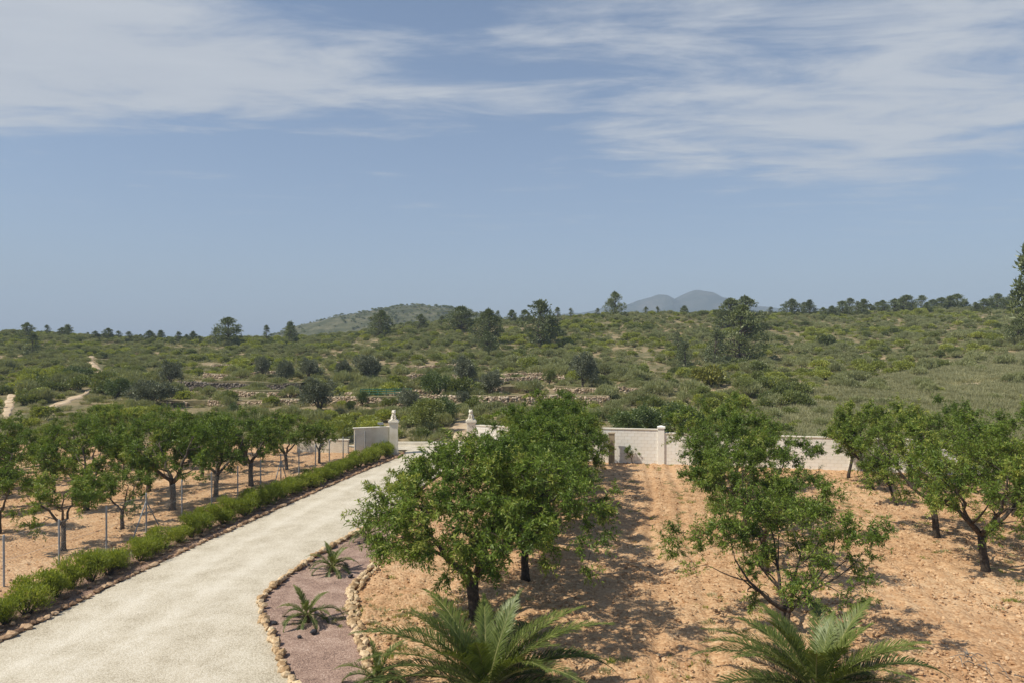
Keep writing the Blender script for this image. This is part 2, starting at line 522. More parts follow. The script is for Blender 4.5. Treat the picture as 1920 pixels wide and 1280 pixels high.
def XB(y):
    y = np.asarray(y, float)
    v = np.where(y < 14.8, _b(14.8) + (14.8 - y) * 0.25, _b(y))
    return np.maximum(v, XR(y))


def strip(name, fa, fb, y0, y1, z, nx, ny, mat, label, amp=0.012, crown=0.0):
    ys = np.linspace(y0, y1, ny); t = np.linspace(0, 1, nx)
    Yg = np.repeat(ys[:, None], nx, 1)
    a, c = fa(ys)[:, None], fb(ys)[:, None]
    Xg = a * (1 - t) + c * t
    Z = z + (fbm(Xg * 1.3, Yg * 1.3, 3, 3) - .5) * 2 * amp + crown * (1 - (2 * t - 1) ** 2)[None]
    i = np.arange(ny - 1)[:, None] * nx + np.arange(nx - 1)[None]
    Q = np.stack([i, i + 1, i + nx + 1, i + nx], -1).reshape(-1, 4)
    b = MB(); b.add(np.stack([Xg, Yg, Z], -1).reshape(-1, 3), Q)
    return struct(link(name, b.mesh(name, mat, True)), label)


drive = strip('driveway', XL, XR, 5, 47.5, 0.03, 48, 260, M['gravel'], 'pale gravel driveway curving up to the gate', 0.015, 0.03)
_t = np.tile(np.linspace(0, 1, 48), 260); _y = np.repeat(np.linspace(5, 47.5, 260), 48)
_w = (XR(_y) - XL(_y)) * _t                                     # metres from the left edge: compacted wheel tracks
_k = sum(np.exp(-((_w - c + .25 * np.sin(_y * .22)) / .28) ** 2) for c in (1.35, 2.95)) * (.10 + .22 * fbm(_w * .8, _y * .35, 3, 51)) - .16 * np.exp(-(np.minimum(_t, 1 - _t) / .05) ** 2)
drive.data.attributes.new('track', 'FLOAT', 'POINT').data.foreach_set('value', _k.astype(np.float32))
strip('gravel_bed', XR, XB, 5, 31.5, 0.0, 24, 150, M['pink'], 'pink gravel bed with young palms beside the driveway', 0.03)
strip('hedge_bed', lambda y: XL(y) - 2.0, XL, 8, 46.5, 0.02, 14, 160, M['mulch'], 'brown mulched bed under the oleander hedge', 0.04)

# pale apron of the lane outside the gate
ap = MB()
yy = np.linspace(47.3, 49.3, 30); tt = np.linspace(0, 1, 40)
Xa = np.interp(yy, [47.3, 48, 49.3], [-7.4, -9.2, -12])[:, None] * (1 - tt) + np.interp(yy, [47.3, 48, 49.3], [-2.4, 0.5, 6])[:, None] * tt
Ya = np.repeat(yy[:, None], 40, 1)
Za = height(Xa, Ya) + 0.06
i_ = np.arange(29)[:, None] * 40 + np.arange(39)[None]
ap.add(np.stack([Xa, Ya, Za], -1).reshape(-1, 3), np.stack([i_, i_ + 1, i_ + 41, i_ + 40], -1).reshape(-1, 4))
struct(link('lane', ap.mesh('lane', M['gravel'], True)), 'pale gravel lane crossing outside the gate')

# orchard soil: two displaced sheets either side of the drive
WALL = [(-2.35, 46.0), (1.6, 44.6), px(1128, 866), px(1240, 869.5), px(1600, 882), px(2200, 905)]
WX = np.array([p[0] for p in WALL]); WY = np.array([p[1] for p in WALL])


def soil(name, x0, x1, y0, y1, step, label, left):
    xs = np.arange(x0, x1 + step, step); ys = np.arange(y0, y1 + step, step)
    X, Y = np.meshgrid(xs, ys)
    u = X - 0.18 * Y
    furrow = 0.02 * np.sin(u * TAU / 0.62 + 2.0 * vnoise(X * .3, Y * .3, 4))
    clod = (fbm(X * 3.8, Y * 3.8, 4, 21) - .5) * 0.14
    Z = 0.015 + (fbm(X * .35, Y * .35, 2, 2) - .5) * 0.09 + furrow * (0.3 + fbm(X * .4, Y * .4, 2, 31)) + clod * (0.45 + 1.1 * fbm(X * .5, Y * .5, 2, 11))
    if not left:
        for c in (4.05, 5.35):         # tyre ruts between two rows
            g = np.exp(-((u - (c - 3.6) + 0.12 * np.sin(Y * .5)) / 0.16) ** 2)
            Z = Z * (1 - 0.7 * g) - 0.05 * g
    if left:
        e = XL(Y) - 1.95 - X
    else:
        e = X - np.where(Y < 31.5, XB(Y), XR(Y))
    k = np.clip(e / 0.35, 0, 1)
    Z = Z * k - 0.12 * (1 - k)
    far = np.clip((Y - 43) / 4, 0, 1)
    n, m = X.shape
    i = np.arange(n - 1)[:, None] * m + np.arange(m - 1)[None]
    Q = np.stack([i, i + 1, i + m + 1, i + m], -1).reshape(-1, 4)
    cx, cy = (X[:-1, :-1] + step / 2).ravel(), (Y[:-1, :-1] + step / 2).ravel()
    if left:
        keep = (XL(cy) - 1.2 - cx) > 0
    else:
        keep = ((cx - np.where(cy < 31.5, XB(cy), XR(cy))) > -0.4) & (cy < np.interp(cx, WX, WY) + 0.15)
    b = MB(); b.add(np.stack([X, Y, Z], -1).reshape(-1, 3), Q[keep])
    return struct(link(name, b.mesh(name, M['soil'], True)), label)


soil('orchard_soil', -5.6, 26.0, 9.0, 46.0, 0.09, 'orange tilled stony soil of the right orchard', False)
soil('orchard_soil', -48.0, -8.0, 12.0, 50.0, 0.2, 'orange tilled soil of the fenced left orchard', True)

# rocks -------------------------------------------------------------
_t = (1 + 5 ** .5) / 2
ICO_V = norm(np.array([[-1, _t, 0], [1, _t, 0], [-1, -_t, 0], [1, -_t, 0], [0, -1, _t], [0, 1, _t], [0, -1, -_t], [0, 1, -_t], [_t, 0, -1], [_t, 0, 1], [-_t, 0, -1], [-_t, 0, 1]], float))
ICO_T = np.array([[0, 11, 5], [0, 5, 1], [0, 1, 7], [0, 7, 10], [0, 10, 11], [1, 5, 9], [5, 11, 4], [11, 10, 2], [10, 7, 6], [7, 1, 8], [3, 9, 4], [3, 4, 2], [3, 2, 6], [3, 6, 8], [3, 8, 9], [4, 9, 5], [2, 4, 11], [6, 2, 10], [8, 6, 7], [9, 8, 1]])


def rotz(v, a):
    c, s = np.cos(a), np.sin(a)
    return np.stack([v[..., 0] * c - v[..., 1] * s, v[..., 0] * s + v[..., 1] * c, v[..., 2]], -1)


def rocks(P, size, rng, flat=0.65):
    """many jittered stones as one mesh buffer"""
    n = len(P)
    V = ICO_V[None] * (1 + rng.uniform(-.38, .34, (n, 12, 1)))
    V = V * np.stack([rng.uniform(.7, 1.35, n), rng.uniform(.7, 1.1, n), rng.uniform(.45, .9, n) * flat / .65], -1)[:, None]
    V = rotz(V, rng.uniform(0, TAU, n)[:, None]) * (np.asarray(size)[:, None, None] * .5) + P[:, None]
    T = (np.arange(n)[:, None, None] * 12 + ICO_T[None]).reshape(-1, 3)
    b = MB(); b.add(V.reshape(-1, 3), None, T)
    return b


def clods(name, n, x0, x1, y0, y1, left, label, seed, smin, smax):
    rng = np.random.default_rng(seed)
    y = y0 * (y1 / y0) ** rng.random(n); x = rng.uniform(x0, x1, n)
    if left:
        ok = (XL(y) - 2.1 - x) > 0
    else:
        ok = ((x - np.where(y < 31.5, XB(y), XR(y))) > 0.3) & (y < np.interp(x, WX, WY) - .2)
    u = x - .18 * y
    if not left:
        for c in (4.05, 5.35):
            ok &= (np.abs(u - (c - 3.6) + 0.12 * np.sin(y * .5)) > 0.17) | (rng.random(n) < .2)
    ok &= rng.random(n) < 0.25 + 1.3 * np.clip(fbm(x * .45, y * .45, 3, 77) - .25, 0, 1)
    ok &= np.abs(x) < 0.8 * y
    x, y = x[ok], y[ok]
    s = smin + (smax - smin) * rng.random(len(x)) ** 3.2
    P = np.stack([x, y, 0.03 + s * .12], -1)
    o = link(name, rocks(P, s, rng).mesh(name, M['clod']))
    struct(o, label, 'stuff')


clods('stones_in_soil', 52000, -5, 24, 12, 43, False, 'loose stones and clods lying on the orange orchard soil', 4, .035, .125)
clods('stones_in_soil', 6000, -40, -9, 16, 46, True, 'loose stones and clods lying in the left orchard', 5, .05, .17)

ROCK = []
for k in range(8):
    rg = np.random.default_rng(100 + k)
    v = ICO_V * (1 + rg.uniform(-.22, .22, (12, 1))) * np.array([1.2, .85, .75]) * .5
    b = MB(); b.add(v, None, ICO_T)
    # one subdivision with jitter keeps the stones angular
    ROCK.append(b.mesh('stone', M['stone']))
ROCKD = []
for k in range(6):
    rg = np.random.default_rng(300 + k)
    b = MB(); b.add(ICO_V * (1 + rg.uniform(-.25, .25, (12, 1))) * np.array([1.2, .8, .6]) * .5, None, ICO_T)
    ROCKD.append(b.mesh('stone', M['stone_d']))


def edging(name, label, fx, y0, y1, step, size, meshes, rows=1, seed=1, off=0.0, z=0.05):
    rg = random.Random(seed)
    e = link(name, None, None, (float(fx(np.array(y0))), y0, 0))
    tag(e, label, 'stone edging')
    y = y0
    n = 0
    while y < y1 and n < 290:
        slope = float(fx(np.array(y + .1)) - fx(np.array(y - .1))) / .2
        for r in range(rows):
            s = size * rg.uniform(.7, 1.25) * (1 if r == 0 else .75)
            x = float(fx(np.array(y))) + off + r * size * .8 + rg.uniform(-.05, .05)
            yj = y + rg.uniform(-.05, .05)
            o = link('stone', rg.choice(meshes), e, (x - e.location.x, yj - y0, z + s * .16 * (1 if r == 0 else .6)), rg.uniform(0, TAU), (s, s, s * rg.uniform(.8, 1.1)))
            n += 1
        y += step / math.sqrt(1 + slope * slope) * rg.uniform(.85, 1.15)


edging('stone_edging', 'row of ochre stones between the pale driveway and the pink gravel bed', XR, 13.0, 31.0, .20, .24, ROCK, 1, 1)
edging('stone_edging', 'uneven ochre stones between pink gravel bed and orchard soil', XB, 13.0, 30.5, .20, .23, ROCK, 2, 2)
edging('stone_edging', 'brown stones edging the hedge bed along the left side of the driveway', XL, 16.5, 46.5, .23, .22, ROCKD, 1, 3, -.05)
edging('stone_edging', 'brown stones scattered inside the hedge bed below the oleanders', lambda y: XL(y) - .55, 16.8, 45.5, .46, .18, ROCKD, 1, 4, 0.0)

LAVA = []
for k in range(3):
    rg = np.random.default_rng(500 + k)
    b = MB(); b.add(ICO_V * (1 + rg.uniform(-.3, .3, (12, 1))) * np.array([1.1, .8, .6]) * .5, None, ICO_T)
    LAVA.append(b.mesh('dark_stone', M['lava']))
for k, (x, y, s, lb) in enumerate([(514, 1172, .16, 'small dark stone at the left edge of the pink gravel bed'),
                                   (588, 1189, .20, 'dark flat stone on pink gravel in front of the small palm'),
                                   (560, 1198, .13, 'tiny dark stone left of the flat one on pink gravel'),
                                   (656, 1083, .19, 'dark stone on pink gravel right of the middle palm'),
                                   (672, 1021, .15, 'dark stone on pink gravel beside the far palm')]):
    X, Y = px(x, y)
    tag(link('dark_stone', LAVA[k % 3], None, (X, Y, .05), k * 1.3, s), lb, 'stone')

# ------------------------------------------------------------------ distant hill and mountains


def mound(name, label, cx, cy, prof, depth, mat, nseg=120, nd_=26, amp=2.0):
    """a ridge: prof = photo (x, y) crest points seen at distance cy"""
    xs = np.array([(p[0] - 960) / F * cy for p in prof]); zs = np.array([H - (p[1] - YH) / F * cy for p in prof])
    X = np.linspace(xs[0], xs[-1], nseg)
    crest = np.interp(X, xs, zs)
    ker = np.hanning(5); ker /= ker.sum()
    crest = np.convolve(np.pad(crest, 2, mode='edge'), ker, 'valid') + (fbm(X / (depth * .08), X * 0, 3, 12) - .5) * amp * .7
    t = np.linspace(-1, 1, nd_)
    Xg = np.repeat(X[None], nd_, 0)
    Yg = cy + t[:, None] * depth + np.zeros_like(Xg)
    base = -40
    pr = np.cos(t * math.pi / 2) ** 1.15
    Z = base + (crest[None] - base) * pr[:, None] + (fbm(Xg / (depth * .3), Yg / (depth * .3), 4, 8) - .5) * amp * 2 * (1 - pr[:, None] * .6)
    i = np.arange(nd_ - 1)[:, None] * nseg + np.arange(nseg - 1)[None]
    b = MB(); b.add(np.stack([Xg, Yg, Z], -1).reshape(-1, 3), np.stack([i, i + 1, i + nseg + 1, i + nseg], -1).reshape(-1, 4))
    struct(link(name, b.mesh(name, mat, True)), label)
    return np.stack([Xg, Yg, Z], -1)


M['farhill'] = rough_mat('far_scrub_hill', [(.04, .05, .02), (.08, .085, .04), (.15, .14, .08)], scale=0.09, detail=10, bump=0.8, bscale=.22, dist=1.5)
M['mount'] = rough_mat('far_mountain', [(.03, .045, .04), (.06, .07, .06), (.12, .115, .10)], scale=0.012, detail=10, bump=0.8, bscale=.03, dist=10)
HILL = mound('hill', 'rounded grey-green hill rising beyond the ridge', 0, 620, [(420, 660), (520, 628), (560, 612), (640, 594), (700, 581), (760, 573), (800, 572), (860, 580), (930, 592), (1000, 610), (1060, 640)], 170, M['farhill'], amp=3)
mound('mountain', 'hazy blue twin-peaked mountain on the horizon', 0, 2500, [(1040, 590), (1110, 583), (1170, 572), (1205, 560), (1238, 553), (1262, 561), (1285, 551), (1305, 547), (1330, 549), (1352, 558), (1385, 568), (1440, 577), (1500, 590), (1560, 620)], 420, M['mount'], nseg=160, amp=18)

# ------------------------------------------------------------------ plants: builders


def almond(seed, Rc, zb, zt, nclump, twigs, lpt, leafL, trunk_h, tr, droop, lean=(0, 0), gap=0.25, nl=4, mat='almond', bark='bark', shoot=.45):
    rg = np.random.default_rng(seed)
    wood, leaf = MB(), MB()
    base = np.array([0, 0, -.1]); top = np.array([lean[0], lean[1], trunk_h])
    tpts = [base, np.array([0, 0, .12]), base * .4 + top * .6 + rg.normal(0, .025, 3), top]
    wood.tube(tpts, [tr * 1.5, tr * 1.12, tr * .95, tr * 1.0], 9)
    nodes, nrad = [], []
    az0 = rg.uniform(0, TAU)
    for k in range(nl):
        az = az0 + k * TAU / nl + rg.normal(0, .25)
        reach = Rc * rg.uniform(.42, .68)
        end = top + np.array([math.cos(az) * reach, math.sin(az) * reach, (zt - trunk_h) * rg.uniform(.45, .7)])
        s = np.linspace(0, 1, 8)[:, None]
        ctrl = top + np.array([math.cos(az) * reach * .6, math.sin(az) * reach * .6, (end[2] - trunk_h) * .32])
        pts = (1 - s) ** 2 * top + 2 * s * (1 - s) * ctrl + s * s * end + rg.normal(0, .035, (8, 3)) * (s > .1)
        rr = np.linspace(tr * .72, tr * .2, 8)
        pts[0] -= np.array([0, 0, .04])
        wood.tube(pts, rr, 7)
        nodes += list(pts[2:]); nrad += list(rr[2:])
        for j in range(3):
            i0 = rg.integers(2, 7); a2 = az + rg.uniform(-1.3, 1.3)
            e2 = pts[i0] + np.array([math.cos(a2), math.sin(a2), rg.uniform(.1, 1.1)]) * Rc * rg.uniform(.25, .42)
            c2 = (pts[i0] + e2) / 2 + rg.normal(0, .08, 3)
            s2 = np.linspace(0, 1, 5)[:, None]
            p2 = (1 - s2) ** 2 * pts[i0] + 2 * s2 * (1 - s2) * c2 + s2 * s2 * e2
            r2 = np.linspace(rr[i0] * .7, tr * .12, 5)
            wood.tube(p2, r2, 5)
            nodes += list(p2[1:]); nrad += list(r2[1:])
    # leafy clumps through the crown
    cl = []
    zc, hz = (zb + zt) / 2, (zt - zb) / 2
    ph = rg.uniform(0, TAU, 6)
    while len(cl) < nclump:
        d = norm(rg.normal(0, 1, 3))
        a = math.atan2(d[1], d[0])
        k = 1 + .16 * math.sin(2 * a + ph[0]) + .13 * math.sin(3 * a + ph[1]) + .10 * math.sin(5 * a + ph[2] + 3 * d[2])
        r = rg.uniform(.25, 1) ** .45 * k
        if d[2] < 0:                   # flat, ragged underside
            k2 = .55 + .45 * math.sin(4 * a + ph[3])
            p = np.array([d[0] * Rc * r, d[1] * Rc * r, zc + d[2] * hz * r * (.75 + .4 * max(k2, 0))])
        else:
            p = np.array([d[0] * Rc * r * (1 - .15 * d[2]), d[1] * Rc * r * (1 - .15 * d[2]), zc + d[2] * hz * r])
        p[:2] += np.array(lean) * .8
        g = vnoise(p[0] * 1.5 + seed, p[1] * 1.5 + p[2] * 1.7, seed)
        if g < gap * (1.3 if r > .6 else 2.0):
            continue
        if math.hypot(p[0], p[1]) < .5 and p[2] < zb + .4 * hz:
            continue
        cl.append(p)
    cl.sort(key=lambda p: np.linalg.norm(p - np.array([0, 0, zc])))
    TS, TD, TL, TT = [], [], [], []
    for p in cl:
        tone = rg.normal(-.06, .2)
        A = np.array(nodes); d = A - p
        cost = np.linalg.norm(d, axis=1) + .6 * np.maximum(0, d[:, 2]) * (1 - droop)
        i0 = int(np.argmin(cost)); q = A[i0]
        s = np.linspace(0, 1, 4)[:, None]
        c2 = (q + p) / 2 + np.array([0, 0, .12]) + rg.normal(0, .05, 3)
        pts = (1 - s) ** 2 * q + 2 * s * (1 - s) * c2 + s * s * p
        r0 = min(nrad[i0] * .8, .024)
        wood.tube(pts, np.linspace(r0, .006, 4), 4, False)
        nodes += [pts[2], p]; nrad += [r0 * .6, .009]
        outw = norm(p - np.array([0, 0, zc - .5]))
        low = np.clip((zc - p[2]) / hz + .2, 0, 1)
        for j in range(twigs):
            dd = norm(outw * .55 + rg.normal(0, .62, 3) + np.array([0, 0, .38 - droop * (.6 + 1.1 * low)]))
            TS.append(p + rg.normal(0, .06, 3)); TD.append(dd)
            TL.append(rg.uniform(.55, 1.15) * shoot * (1.7 if rg.random() < .07 else 1)); TT.append(tone)
    TS, TD, TL, TT = np.array(TS), np.array(TD), np.array(TL), np.array(TT)
    for a_, d_, l_ in zip(TS, TD, TL):
        wood.tube([a_, a_ + d_ * l_ * .5 - np.array([0, 0, droop * l_ * .05]), a_ + d_ * l_ - np.array([0, 0, droop * l_ * .3])], [.006, .004, .002], 3, False)
    n = len(TS) * lpt
    idx = np.repeat(np.arange(len(TS)), lpt)
    t = rg.uniform(.03, 1, n)
    D = TD[idx]
    P = TS[idx] + D * (TL[idx] * t)[:, None]
    P[:, 2] -= droop * TL[idx] * t * t * .3
    side = norm(np.cross(D, rg.normal(0, 1, (n, 3))))
    ax = norm(D * rg.uniform(.2, .9, n)[:, None] + side + np.array([0, 0, -.15 - .35 * droop]))
    up = norm(rg.normal(0, .5, (n, 3)) + np.array([0, 0, .9]))
    Ls = leafL * rg.uniform(.6, 1.25, n)
    leaf.leaves(P, ax, up, Ls, Ls * .30)
    me = leaf.mesh('crown', M[mat])
    at = me.attributes.new('tone', 'FLOAT', 'POINT')
    at.data.foreach_set('value', np.repeat(TT[idx] + .22 * (t - .5), 4).astype(np.float32))
    return wood.mesh('trunk', M[bark], True), me


def place_tree(name, protos, X, Y, z, rz, sc, label, cat, group=None):
    e = link(name, None, None, (X, Y, z), rz, sc)
    tag(e, label, cat, group)
    for nm, me in zip(('trunk', 'crown'), protos):
        if me:
            link(nm, me, e)
    return e


def dome(seed, Rw, Hh, nleaf, L, mat, ratio=.4, lobes=9, upright=.0, solid=.35, stem=True, bark='bark_l', zlo=.35):
    """a shrub: leaves spread through overlapping lobes, a few stems inside"""
    rg = np.random.default_rng(seed)
    b, w = MB(), MB()
    P, D = [], []
    cs = []
    for k in range(lobes):
        a = rg.uniform(0, TAU); r = Rw * .62 * math.sqrt(rg.random()) if k else 0
        lr = Rw * rg.uniform(.3, .52)
        cz = Hh * rg.uniform(zlo, .72) * (1 - .45 * (r / Rw) ** 2)
        cs.append((np.array([math.cos(a) * r, math.sin(a) * r, cz]), lr, min(lr, Hh * rg.uniform(.3, .42))))
    per = nleaf // lobes
    for c, lr, lh in cs:
        d = norm(rg.normal(0, 1, (per, 3)))
        d[:, 2] = np.where(d[:, 2] < -.35, -d[:, 2], d[:, 2])
        rr = rg.uniform(solid, 1.08, per) ** .5
        # small bunches
        d = norm(d + .0)
        p = c + d * rr[:, None] * np.array([lr, lr, lh])
        p += (vnoise(p[:, 0] * 7 / Rw, p[:, 1] * 7 / Rw + p[:, 2] * 5, seed) - .5)[:, None] * d * lr * .5
        P.append(p); D.append(norm(d * (1 - upright) + rg.normal(0, .55, (per, 3)) + np.array([0, 0, .25 + upright * 1.6])))
        if stem:
            w.tube([[0, 0, -.1], list(c * .5 + rg.normal(0, .03, 3)), list(c)], [.03 * Rw + .008, .02 * Rw, .006], 4, False)
    P = np.concatenate(P); D = np.concatenate(D)
    P[:, 2] = np.maximum(P[:, 2], .02)
    Ls = L * rg.uniform(.6, 1.4, len(P))
    b.leaves(P, D, norm(rg.normal(0, 1, (len(P), 3)) + np.array([0, 0, .4])), Ls, Ls * ratio)
    return (w.mesh('stems', M[bark]) if stem else None), b.mesh('foliage', M[mat])


def tussock(seed, Rw, Hh, n, mat):
    rg = np.random.default_rng(seed); b = MB()
    a = rg.uniform(0, TAU, n); r = Rw * np.sqrt(rg.random(n)) * .75
    P = np.stack([np.cos(a) * r, np.sin(a) * r, np.zeros(n) - .02], -1)
    D = norm(np.stack([np.cos(a) * r / Rw * 1.1, np.sin(a) * r / Rw * 1.1, np.full(n, 1.0)], -1) + rg.normal(0, .28, (n, 3)))
    L = Hh * rg.uniform(.5, 1.15, n)
    b.leaves(P, D, rg.normal(0, 1, (n, 3)), L, .018 + L * .045, .1)
    return b.mesh('grass_blades', M[mat])


def pine(seed, Hh, Rw, cone=.4, zb=.22, nclump=140, tuft=34, mat='pine', L=.30):
    rg = np.random.default_rng(seed); wood, leaf = MB(), MB()
    s = np.linspace(0, 1, 7)
    bend = rg.normal(0, .04 * Hh, 2)
    tp = np.stack([bend[0] * s ** 2 + rg.normal(0, .02, 7), bend[1] * s ** 2, s * Hh * .95 - .2 * (s == 0)], -1)
    wood.tube(tp, np.linspace(Hh * .026 + .04, .02, 7), 7)
    P, D = [], []
    ph = rg.uniform(0, TAU, 4)
    k = 0
    while k < nclump:
        z = rg.uniform(zb, 1.0)
        q = (z - zb) / (1 - zb)
        prof = (math.sin(math.pi * min(1, q * .86 + .16)) ** .6) * (1 - cone) + cone * (1.05 - q)
        a = rg.uniform(0, TAU)
        rr = Rw * prof * (1 + .22 * math.sin(2 * a + ph[0] + 4 * q) + .16 * math.sin(3 * a + ph[1] - 7 * q)) * math.sqrt(rg.uniform(.12, 1))
        if vnoise(a * 1.6 + seed, q * 5.0, seed) < .25:
            continue
        c = np.array([np.interp(z, s, tp[:, 0]) + math.cos(a) * rr, np.interp(z, s, tp[:, 1]) + math.sin(a) * rr, z * Hh])
        zi = max(.12, z - .10 - .1 * rr / Rw)
        st = np.array([np.interp(zi, s, tp[:, 0]), np.interp(zi, s, tp[:, 1]), zi * Hh])
        wood.tube([st, (st + c) / 2 - np.array([0, 0, .06 * Hh * .3]), c], [.012 * Hh * .5 + .01, .02, .008], 4, False)
        cr = Hh * rg.uniform(.05, .085)
        d = norm(rg.normal(0, 1, (tuft, 3)))
        p = c + d * cr * rg.uniform(.2, 1.0, (tuft, 1)) * np.array([1.25, 1.25, .75])
        P.append(p); D.append(norm(d + np.array([0, 0, .55]) + rg.normal(0, .3, (tuft, 3))))
        k += 1
    P = np.concatenate(P); D = np.concatenate(D); n = len(P)
    LL = L * rg.uniform(.6, 1.3, n) * Hh / 5
    leaf.leaves(P, D, rg.normal(0, 1, (n, 3)), LL, LL * .42)
    return wood.mesh('trunk', M['bark_l'], True), leaf.mesh('crown', M[mat])


def olive(seed, Hh, Rw, nclump=130, mat='olive', trunk=.12, L=.17, per=60, ratio=.42):
    rg = np.random.default_rng(seed); wood, leaf = MB(), MB()
    th = Hh * trunk
    wood.tube([[0, 0, -.1], [.03, 0, th * .5], [0, .04, th]], [.17, .13, .13], 7)
    P, D = [], []
    ph = rg.uniform(0, TAU, 4)
    lobes = []
    for k in range(9):
        a = rg.uniform(0, TAU); r = Rw * .55 * math.sqrt(rg.random())
        lobes.append((np.array([math.cos(a) * r, math.sin(a) * r, th + (Hh - th) * rg.uniform(.3, .75)]), Rw * rg.uniform(.36, .55)))
        wood.tube([[0, 0, th * .9], lobes[-1][0] * np.array([.5, .5, .7]), lobes[-1][0]], [.09, .05, .02], 5, False)
    for k in range(nclump):
        c, lr = lobes[k % 9]
        d = norm(rg.normal(0, 1, 3)); d[2] = d[2] if d[2] > -.5 else -d[2]
        q = c + d * lr * rg.uniform(.6, 1.05) * np.array([1, 1, .85])
        q[2] = max(q[2], th * .75)
        dd = norm(rg.normal(0, 1, (per, 3)))
        P.append(q + dd * rg.uniform(.1, 1, (per, 1)) * Rw * .2)
        D.append(norm(dd + d * .6 + np.array([0, 0, .2])))
    P = np.concatenate(P); D = np.concatenate(D); n = len(P)
    LL = L * rg.uniform(.6, 1.4, n)
    leaf.leaves(P, D, rg.normal(0, 1, (n, 3)), LL, LL * ratio)
    return wood.mesh('trunk', M['bark_l'], True), leaf.mesh('crown', M[mat])


def frond(seed, L, elev, arch, nleaf, leafL, mat, wid=.022):
    """a pinnate palm leaf in its own XZ plane, base at the origin"""
    rg = np.random.default_rng(seed)
    n = 22; ds = L / (n - 1)
    th = elev; p = np.zeros(3); pts = [p.copy()]
    tw = rg.normal(0, .05)
    for k in range(1, n):
        th -= arch * (.35 + 1.3 * k / n) / n
        p = p + ds * np.array([math.cos(th), tw * k / n, math.sin(th)])
        pts.append(p.copy())
    pts = np.array(pts)
    w = MB(); w.tube(pts, np.linspace(.018 * L ** .5, .0025, n), 5)
    lf = MB()
    for sd in (-1, 1):
        t = np.linspace(.13, .995, nleaf) + rg.uniform(-.003, .003, nleaf)
        P = np.stack([np.interp(t, np.linspace(0, 1, n), pts[:, i]) for i in range(3)], -1)
        T = norm(np.stack([np.interp(t, np.linspace(0, 1, n), np.gradient(pts[:, i])) for i in range(3)], -1))
        Yv = np.array([0, 1.0, 0]) * sd; Nv = norm(np.cross(T, np.broadcast_to(np.array([0, 1.0, 0]), T.shape)))
        Nv = np.where(Nv[:, 2:3] < 0, -Nv, Nv)
        fw = .8 + 1.1 * t
        D = norm(T * fw[:, None] + Yv * 1.0 + Nv * (.5 * (1 - t) + .22)[:, None] + rg.normal(0, .14, P.shape))
        LL = leafL * np.clip(np.sin(np.clip(t * 1.05 + .05, 0, 1) * math.pi) ** .55, .28, 1) * rg.uniform(.88, 1.1, nleaf)
        # each leaflet: a blade in two joints that droops at the tip
        mid = P + D * LL[:, None] * .55
        D2 = norm(D + np.array([0, 0, -.28]))
        tip = mid + D2 * LL[:, None] * .48
        Sd = norm(np.cross(D, Nv))
        ww = wid * (.6 + .4 * LL / leafL)[:, None]
        V = np.stack([P - Sd * ww * .3, P + Sd * ww * .3, mid + Sd * ww * .55, mid - Sd * ww * .55, tip], 1)
        i = np.arange(nleaf)[:, None] * 5
        lf.add(V.reshape(-1, 3), i + np.array([[0, 1, 2, 3]]), i + np.array([[3, 2, 4]]))
    return w.mesh('rachis', M['rachis'], True), lf.mesh('frond', M[mat])


def palm(X, Y, label, L, nf, seed, mats=('palm', 'palm_dry'), trunk_r=.16, trunk_h=.35, leafL=.42, nleaf=72, low=-.1, wid=.022, amul=1.0):
    rg = random.Random(seed)
    e = link('palm', None, None, (X, Y, 0))
    tag(e, label, 'palm')
    b = MB()
    zz = np.linspace(-.1, trunk_h, 8)
    b.tube(np.stack([zz * 0, zz * 0, zz], -1), trunk_r * (1 + .12 * np.array([0, 1, 0, 1, 0, 1, 0, -2.5])), 10)
    for k in range(26):                # stubs of cut leaf bases
        a = k * 2.4; z = trunk_h * (.05 + .9 * k / 26)
        c = np.array([math.cos(a), math.sin(a), 0]) * trunk_r
        b.tube([c * .7 + [0, 0, z], c * 1.25 + [0, 0, z + trunk_r * .55]], [trunk_r * .24, trunk_r * .12], 5)
    link('trunk', b.mesh('trunk', M['palmtrunk'], False), e)
    lib = []
    for q in range(9):
        u = q / 8
        el = (R(66) if amul == 1 else R(78)) - ((R(66) if amul == 1 else R(78)) - low) * u ** (1.05 if amul == 1 else .7)
        lib.append(frond(seed * 50 + q, L * ((.52 if amul == 1 else .72) + (.48 if amul == 1 else .28) * math.sin(math.pi * min(1, .1 + u * .62))), el, (R(38) + R(60) * u) * amul, nleaf, leafL, mats[1] if q < 3 else mats[0], wid))
    for k in range(nf):
        u = (k + .5) / nf
        q = min(8, int(u * 9))
        az = k * 2.39996 + rg.uniform(-.15, .15)
        s = rg.uniform(.88, 1.1)
        f = link('frond', lib[q][1], e, (math.cos(az) * trunk_r * .35, math.sin(az) * trunk_r * .35, trunk_h * .95), az, s)
        f.rotation_euler = (rg.uniform(-.12, .12), rg.uniform(-.08, .08), az)
        link('rachis', lib[q][0], f)
    return e


